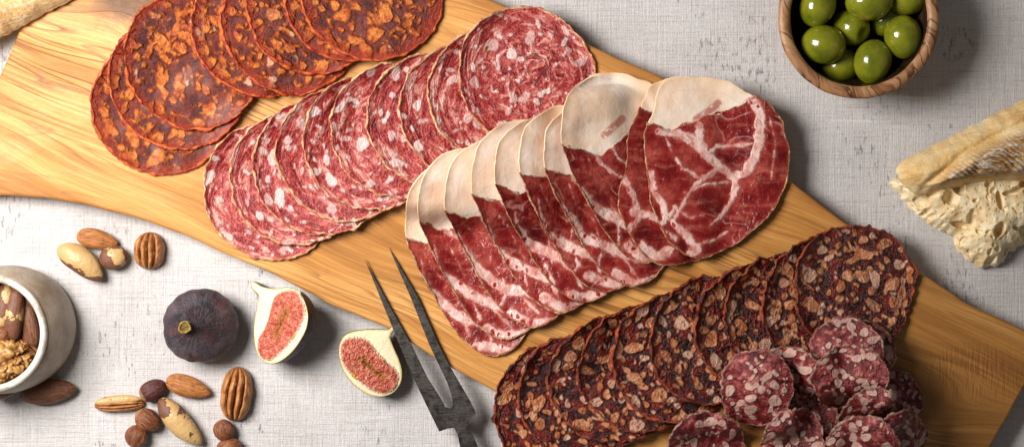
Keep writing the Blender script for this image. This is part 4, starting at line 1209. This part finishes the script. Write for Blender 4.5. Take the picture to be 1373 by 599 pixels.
# ================================================================== FIGS
def build_whole_fig():
    sk = m_figskin()
    p = up([(269, 437)], 40)[0]
    nv, nu = 90, 160
    ph = np.linspace(0, np.pi, nv); th = np.linspace(0, 2 * np.pi, nu, endpoint=False)
    PH, TH = np.meshgrid(ph, th, indexing='ij')
    rr = np.sin(PH) ** .92
    prof = np.cos(PH)
    rib = .008 * np.sin(TH * 9 + .9 * np.sin(TH * 2)) + .03 * vn(np.cos(TH) * 2.6, np.sin(TH) * 2.6, 0, 3) + .008 * np.cos(TH * 17)
    k = 1 + rib * np.clip(np.sin(PH) * 1.2, 0, 1) + .03 * fbm(np.cos(TH) * 1.4, np.sin(TH) * 1.4, PH, 4, 2)
    X = 50 * rr * k * np.cos(TH); Y = 50 * rr * k * np.sin(TH)
    Z = np.where(prof > 0, 36 * prof + 14 * np.clip(prof, 0, 1) ** 9, 34 * prof) + 34
    sh = np.clip(prof, 0, 1) ** 1.5
    X = X - 13 * sh; Y = Y + 1 * sh
    v = np.column_stack([X.ravel(), Y.ravel(), Z.ravel()])
    o = mk('whole_fig', v, ringfaces(nv, nu), sk, None, (p[0], p[1], 0), local=True)
    tag(o, 'whole dark purple fig with its green stem pointing up, left of the cut figs', 'fig', 'figs beside the board')
    t = np.linspace(0, 2 * np.pi, 28, endpoint=False)
    prof = [(9, 76), (7.2, 82), (7.4, 88), (8.6, 93), (8.2, 95), (6.6, 95.3), (5.6, 93.4)]
    v = np.concatenate([np.column_stack([-13.5 + r * (1 + .1 * np.cos(3 * t + 1)) * np.cos(t), 1 + r * (1 + .08 * np.sin(2 * t)) * np.sin(t), np.full(28, z)]) for r, z in prof])
    s = mk('stem', v, ringfaces(len(prof), 28), m_stem(), o, (0, 0, 0), local=True)
    v = np.concatenate([np.column_stack([-13.5 + r * np.cos(t), 1 + r * np.sin(t), np.full(28, z)]) for r, z in [(5.8, 93.6), (3, 92.6), (.2, 93.)]])
    mk('stem_cut', v, ringfaces(3, 28), m_stemtop(), s, (0, 0, 0), local=True)

def build_half_fig(face_px, cen_px, tilt, taz, depth, zc, pulp, core, gold, label, seed, pulpmat, rimmat, skinmat):
    """the cut face is a plane through (centre, zc) whose normal leans by tilt towards azimuth taz"""
    nrm = np.array([math.sin(tilt) * math.cos(taz), math.sin(tilt) * math.sin(taz), math.cos(tilt)])
    c2 = np.asarray(cen_px, float)
    pulp = np.array(pulp, float); pulp = pulp.mean(0) + (pulp - pulp.mean(0)) * 1.10
    def onplane(px):
        P = np.asarray(px, float).reshape(-1, 2)
        c3 = np.array([*up([c2], zc)[0], zc])
        cam = np.array([0, 0, D])
        q = np.column_stack([P[:, 0] - 686.5, 299.5 - P[:, 1], np.zeros(len(P))]) - cam
        t = ((c3 - cam) @ nrm) / (q @ nrm)
        return cam + q * t[:, None], c3
    n = 120
    F, c3 = onplane(smooth_closed(face_px, n))
    ring = F
    # basis in the plane
    e1 = np.cross([0, 1, 0], nrm); e1 /= np.linalg.norm(e1); e2 = np.cross(nrm, e1)
    to2 = lambda V: np.column_stack([(V - c3) @ e1, (V - c3) @ e2])
    F2 = to2(F)
    # body behind
    A = np.linspace(0, np.pi / 2, 22)
    V = []
    wide = np.clip(1 - np.hypot(*F2.T) / 75., 0, 1)
    for a in A:
        sc = math.cos(a) ** .8 if a < np.pi / 2 - 1e-6 else .02
        V.append(c3 + (F - c3) * sc - nrm * depth * math.sin(a) * (.35 + .65 * (1 - .0)))
    V = np.concatenate(V)
    V += (1.2 * fbm(V[:, 0] * .06, V[:, 1] * .06, V[:, 2] * .06, seed, 3))[:, None] * nrm * -1 * np.repeat(np.sin(A), n)[:, None]
    zmin = V[:, 2].min()
    f = ringfaces(len(A), n) + [tuple(range(len(A) * n - n, len(A) * n))]
    dz = -zmin
    sh = np.array([0, 0, dz])
    # moving it down onto the table keeps it in view place well enough; correct the parallax
    k = (D - (c3[2] + dz)) / (D - c3[2])
    off = np.array([c3[0] * (k - 1), c3[1] * (k - 1), dz])
    org = (c3[0] + off[0], c3[1] + off[1], 0.)
    o = mk('cut_fig', V + off, f, skinmat, None, org)
    tag(o, label, 'fig', 'figs beside the board')
    # the pale cut face
    P2 = to2(onplane(smooth_closed(pulp, 70))[0])
    co2 = to2(onplane(core)[0])
    rho = [.04, .2, .35, .5, .62, .72, .8, .86, .91, .95, .98, 1.]
    W = np.concatenate([c3 + (F - c3) * r for r in rho])
    E = np.maximum(-sdf(to2(W), F2), 0)
    sd = sdf(to2(W), P2)
    W = W + nrm * (.5 + 1.0 * (1 - np.exp(-E / 4.)) - 2.5 * np.clip(-sd / 5., 0, 1))[:, None]
    W = np.vstack([W, [c3 + nrm * (-1.5)]])
    m = len(rho)
    f = ringfaces(m, n) + [(m * n, j, (j + 1) % n) for j in range(n)]
    E = np.append(E, 30.)
    face = mk('cut_face', W + off, f, rimmat, o, org, attrs={'edge': E})
    # pulp with its own relief
    pn = 110
    sp = smooth_closed(pulp, pn); tt_ = np.linspace(0, 2 * np.pi, pn, endpoint=False)
    sp = sp.mean(0) + (sp - sp.mean(0)) * (1 + .035 * fbm(np.cos(tt_) * 8, np.sin(tt_) * 8, 0, seed, 3, .7))[:, None]
    PP, _ = onplane(sp)
    pc = PP.mean(0)
    rho = np.concatenate([[.02], np.linspace(.06, 1, 34)])
    Q = np.concatenate([pc + (PP - pc) * r for r in rho])
    q2 = to2(Q)
    e = np.maximum(-sdf(q2, P2), 0)
    cd = segdist(q2, co2, False)
    cc = cd / (cd + e + 1e-6)
    ang = np.arctan2(q2[:, 1], q2[:, 0])
    # angle-like coordinate along the core
    ax = co2[-1] - co2[0]; ax /= np.linalg.norm(ax)
    q3 = q2 - co2.mean(0); q3 = q3 - np.outer(np.clip(q3 @ ax, -14, 14), ax) * .75; q3 /= np.hypot(*q3.T)[:, None] + 1e-6; q3 = q3 + np.outer((q2 - co2.mean(0)) @ ax / 30., ax)
    hgt = .6 + 3.0 * (1 - np.exp(-e / 3.5)) + 1.3 * fbm(q2[:, 0] * .35, q2[:, 1] * .35, 0, seed + 2, 3, .6) * np.clip(e / 3, 0, 1) - 4.2 * np.exp(-(cd / 3.) ** 2) * (.6 + .5 * vn(q2[:, 0] * .15, q2[:, 1] * .15, 0, 4))
    hgt = np.where(e <= .01, -1.6, hgt)
    Q = Q + nrm * hgt[:, None]
    g = np.full(len(Q), 40.)
    g3, _ = onplane([gold[0]]); g = np.hypot(*(q2 - to2(g3)[0]).T) - gold[1] + 3 * vn(q2[:, 0] * .2, q2[:, 1] * .2, 0, 9)
    f = ringfaces(len(rho), pn) + [tuple(range(pn))]
    mk('pulp', Q + off, f, pulpmat, face, org, attrs={'core': cc, 'rim': e, 'lobe': q3[:, 0], 'lobe_b': q3[:, 1], 'gold': g})
    return o

def build_figs():
    build_whole_fig()
    pm, rm, sk = m_figpulp(), m_figrim(), m_figskin()
    face = [(337, 377), (344, 379), (352, 384), (368, 387), (386, 385), (399, 390), (408, 402), (413, 420), (412, 436), (406, 451), (393, 470), (376, 484), (361, 487), (348, 478), (342, 460), (341, 437), (345, 412), (348, 398), (345, 393), (338, 386)]
    pulp = [(381, 393), (394, 392), (403, 402), (408, 418), (404, 434), (396, 448), (386, 462), (374, 474), (364, 480), (353, 476), (348, 464), (350, 450), (357, 438), (362, 424), (366, 408), (371, 398)]
    build_half_fig(face, (377, 436), math.radians(36), math.pi - .15, 44, 42, pulp, [(386, 417), (380, 428), (375, 440), (370, 451)], ((398, 453), 3.),
                   'upright fig half with pink flesh, between the whole fig and the board', 5, pm, rm, sk)
    face = [(529, 433), (521, 441), (510, 441), (494, 441), (478, 443), (465, 447), (457, 456), (454, 470), (456, 485), (462, 500), (472, 513), (484, 523), (498, 530), (514, 531), (528, 525), (537, 513), (539, 498), (535, 482), (528, 466), (523, 452), (525, 445), (531, 439)]
    pulp = [(462, 459), (472, 454), (484, 454), (496, 459), (504, 470), (516, 482), (529, 494), (532, 506), (526, 519), (514, 525), (500, 522), (486, 513), (474, 503), (463, 490), (458, 474)]
    build_half_fig(face, (497, 489), math.radians(9), -.6, 36, 30, pulp, [(484, 480), (494, 489), (505, 498), (514, 506)], ((472, 506), 4.),
                   'fig half with red flesh whose stem touches the fork prong', 6, pm, rm, sk)

# ================================================================== BREAD
def ring_solid(name, poly_px, cpx, zpx, zfun, mat, parent, org, n=260, nr=70, attr=None, rough=1.5, seed=0):
    P = smooth_closed(up(poly_px, zpx), n)
    c = up([cpx], zpx)[0]
    d = P - c; th = np.arctan2(d[:, 1], d[:, 0])
    P = P + d / np.hypot(*d.T)[:, None] * (rough * fbm(P[:, 0] * .12, P[:, 1] * .12, 0, seed, 4, .6))[:, None]
    rho = np.concatenate([np.linspace(.01, .93, nr), [.95, .965, .98, .99, 1.]])
    V = np.concatenate([c + (P - c) * r for r in rho])
    E = np.maximum(-sdf(V, P[::2]), 0)
    z = zfun(V[:, 0], V[:, 1], E)
    v = np.column_stack([V, z])
    base = np.column_stack([c + (P - c) * .97, np.full(n, zfun.base)])
    v = np.vstack([v, base])
    m = len(rho)
    f = ringfaces(m + 1, n) + [tuple(range(n))[::-1], tuple(range(m * n, m * n + n))]
    return mk(name, v, f, mat, parent, org, attrs={k: np.append(a(V[:, 0], V[:, 1], E), np.zeros(n)) for k, a in (attr or {}).items()})

def build_bread():
    cr, cb = m_crust(), m_crumb()
    c0 = up([(1320, 240)], 40)[0]
    org = (c0[0], c0[1], 0)
    # crumb, torn, sits low
    poly = [(1204, 240), (1205, 252), (1216, 266), (1232, 284), (1250, 298), (1268, 307), (1286, 318), (1288, 334), (1304, 350), (1322, 358), (1338, 359), (1352, 352), (1364, 340), (1386, 322), (1430, 290), (1440, 230), (1390, 215), (1330, 215), (1260, 222)]
    pr = np.random.RandomState(12); pores = []
    for k in range(120):
        q = up([(pr.uniform(1208, 1400), pr.uniform(240, 358))], 50)[0]
        rr = 2.4 + 8 * pr.uniform() ** 2.4
        pores.append((q[0], q[1], rr, pr.uniform(0, 3.14), pr.uniform(.55, .95), pr.uniform(1.1, 1.8)))
    def zf(x, y, e):
        dome = 50 * (1 - np.exp(-e / 18.))
        tear = 4 * fbm(x * .028, y * .028, 0, 50, 3, .5) + .9 * fbm(x * .12, y * .12, 0, 55, 2)
        por = np.zeros_like(x)
        for px_, py_, rr, an, asp, dp in pores:
            dx, dy = x - px_, y - py_
            u_ = (dx * math.cos(an) + dy * math.sin(an)) * asp; v_ = (-dx * math.sin(an) + dy * math.cos(an)) / asp
            d2 = (u_ * u_ + v_ * v_) / rr ** 2
            por = np.maximum(por, np.where(d2 < 1, rr * dp * np.sqrt(np.clip(1 - d2, 0, 1)), 0) - .5 * np.exp(-((np.sqrt(d2) - 1.1) / .15) ** 2))
        return 6 + dome * .95 + tear * np.clip(e / 10, 0, 1) - por * np.clip(e / 5, 0, 1)
    zf.base = 1.
    o = ring_solid('bread_chunk', poly, (1330, 275), 45, zf, cb, None, org, 340, 120, None, 3.0, 31)
    tag(o, 'torn end of crusty baguette with open crumb, at the right edge of the photo', 'bread')
    # crust over the upper side
    A = up([(1214, 232)], 60)[0]; B = up([(1420, 122)], 60)[0]
    ax = (B - A) / np.hypot(*(B - A)); nn = np.array([-ax[1], ax[0]])
    poly = [(1207, 228), (1211, 219), (1226, 209), (1245, 200), (1275, 185), (1308, 168), (1340, 152), (1371, 136), (1420, 110), (1480, 90), (1500, 160), (1480, 215), (1420, 236), (1373, 243), (1340, 244), (1308, 247), (1280, 253), (1262, 257), (1246, 261), (1232, 260), (1222, 252), (1212, 242)]
    r0 = up([(1240, 252)], 70)[0]; r1 = up([(1292, 205)], 70)[0]; r2 = up([(1400, 150)], 70)[0]
    low = up([(1225, 258), (1300, 246), (1400, 238)], 70); ridge = np.array([r0, r1, r2])
    def zf2(x, y, e):
        P = np.stack([x, y], 1)
        t = (P - A) @ nn
        z = 38 + 42 * (1 - np.exp(-e / 15.))
        dr = segdist(P, ridge, False)
        flap = np.clip(-sdf(P, ear) / 12, 0, 1)
        z = z + 15 * flap - 5 * np.exp(-(dr / 5.) ** 2) * (1 - flap * .6)
        z = z + 1.3 * flap * np.sin(((x - A[0]) * ax[0] + (y - A[1]) * ax[1]) * .95 + .5 * (P - A) @ nn * .9 + 4 * vn(x * .05, y * .05, 0, 3) ) * np.clip(vn(x * .06, y * .06, 0, 8) + .9, .2, 1.4)
        return z + 2.0 * fbm(x * .035, y * .035, 0, 61, 2) + .4 * fbm(x * .2, y * .2, 0, 66, 2)
    ear = np.vstack([up([(1238, 250), (1262, 232), (1298, 206), (1330, 190), (1400, 158), (1480, 130), (1480, 232), (1400, 238), (1308, 244), (1262, 254)], 75)])
    zf2.base = 30.
    fl = lambda x, y, e: np.clip((-sdf(np.stack([x, y], 1), ear) - 3) / 8, 0, 1) * np.clip((x - up([(1244, 200)], 75)[0][0]) / 30, 0, 1)
    ring_solid('crust', poly, (1345, 195), 70, zf2, cr, o, org, 300, 90, {'flour': fl}, 1.4, 33)
    # loaf end in the upper left corner
    c1 = up([(10, 0)], 70)[0]; org = (c1[0], c1[1], BT)
    poly = [(-60, 74), (-20, 56), (4, 44), (30, 30), (60, 13), (92, -3), (112, -20), (96, -50), (40, -66), (-40, -60), (-90, -20), (-90, 50)]
    def zf3(x, y, e):
        return BT + 8 + 34 * (1 - np.exp(-e / 14.)) + 2.0 * fbm(x * .07, y * .04, 0, 71, 3) + .5 * np.sin((x * .75 + y * .66) * .9 + 3 * vn(x * .04, y * .04, 0, 3)) * np.clip(e / 8, 0, 1)
    zf3.base = BT + .5
    ear3 = lambda x, y, e: np.full(len(x), .35)
    o = ring_solid('bread_loaf', poly, (0, 0), 70, zf3, cr, None, org, 220, 50, {'flour': ear3}, 1.4, 37)
    tag(o, 'floury wrinkled crust of bread in the upper left corner, resting on the board', 'bread')

# ================================================================== build
build_table()
build_board()
build_chorizo()
build_salami()
build_coppa()
build_sopp()
build_small()
build_fork()
build_olive_bowl()
build_nut_bowl()
build_nuts()
build_figs()
build_bread()

# ------------------------------------------------------------------ light
def area(name, loc, target, sx, sy, power, col, spread=180):
    l = bpy.data.lights.new(name, 'AREA'); l.shape = 'RECTANGLE'; l.size = sx * S; l.size_y = sy * S
    l.energy = power; l.color = col; l.spread = math.radians(spread)
    o = bpy.data.objects.new(name, l); C.objects.link(o)
    o.location = Vector(loc) * S
    o.rotation_euler = (Vector(target) - Vector(loc)).to_track_quat('-Z', 'Y').to_euler()
    return o
area('window_lamp', (-1200, 420, 1480), (-330, 150, 0), 820, 920, 6.7, (1., .962, .925), 122)

w = bpy.data.worlds.new('World'); scn.world = w; w.use_nodes = True
bg = w.node_tree.nodes['Background']; bg.inputs[0].default_value = (1., .965, .93, 1); bg.inputs[1].default_value = .105

# ------------------------------------------------------------------ camera
cam = bpy.data.cameras.new('Camera'); co = bpy.data.objects.new('Camera', cam); C.objects.link(co)
co.location = (0, 0, D * S); cam.sensor_width = 36; cam.lens = 36 * D / 1373.
cam.clip_start = .05; cam.clip_end = 20
scn.camera = co
scn.view_settings.view_transform = 'Standard'; scn.view_settings.look = 'None'
scn.view_settings.exposure = 0; scn.view_settings.gamma = 1
scn.cycles.use_denoising = True
try:
    scn.cycles.denoiser = 'OPENIMAGEDENOISE'; scn.cycles.denoising_input_passes = 'RGB_ALBEDO_NORMAL'
except Exception: pass
scn.cycles.max_bounces = 6
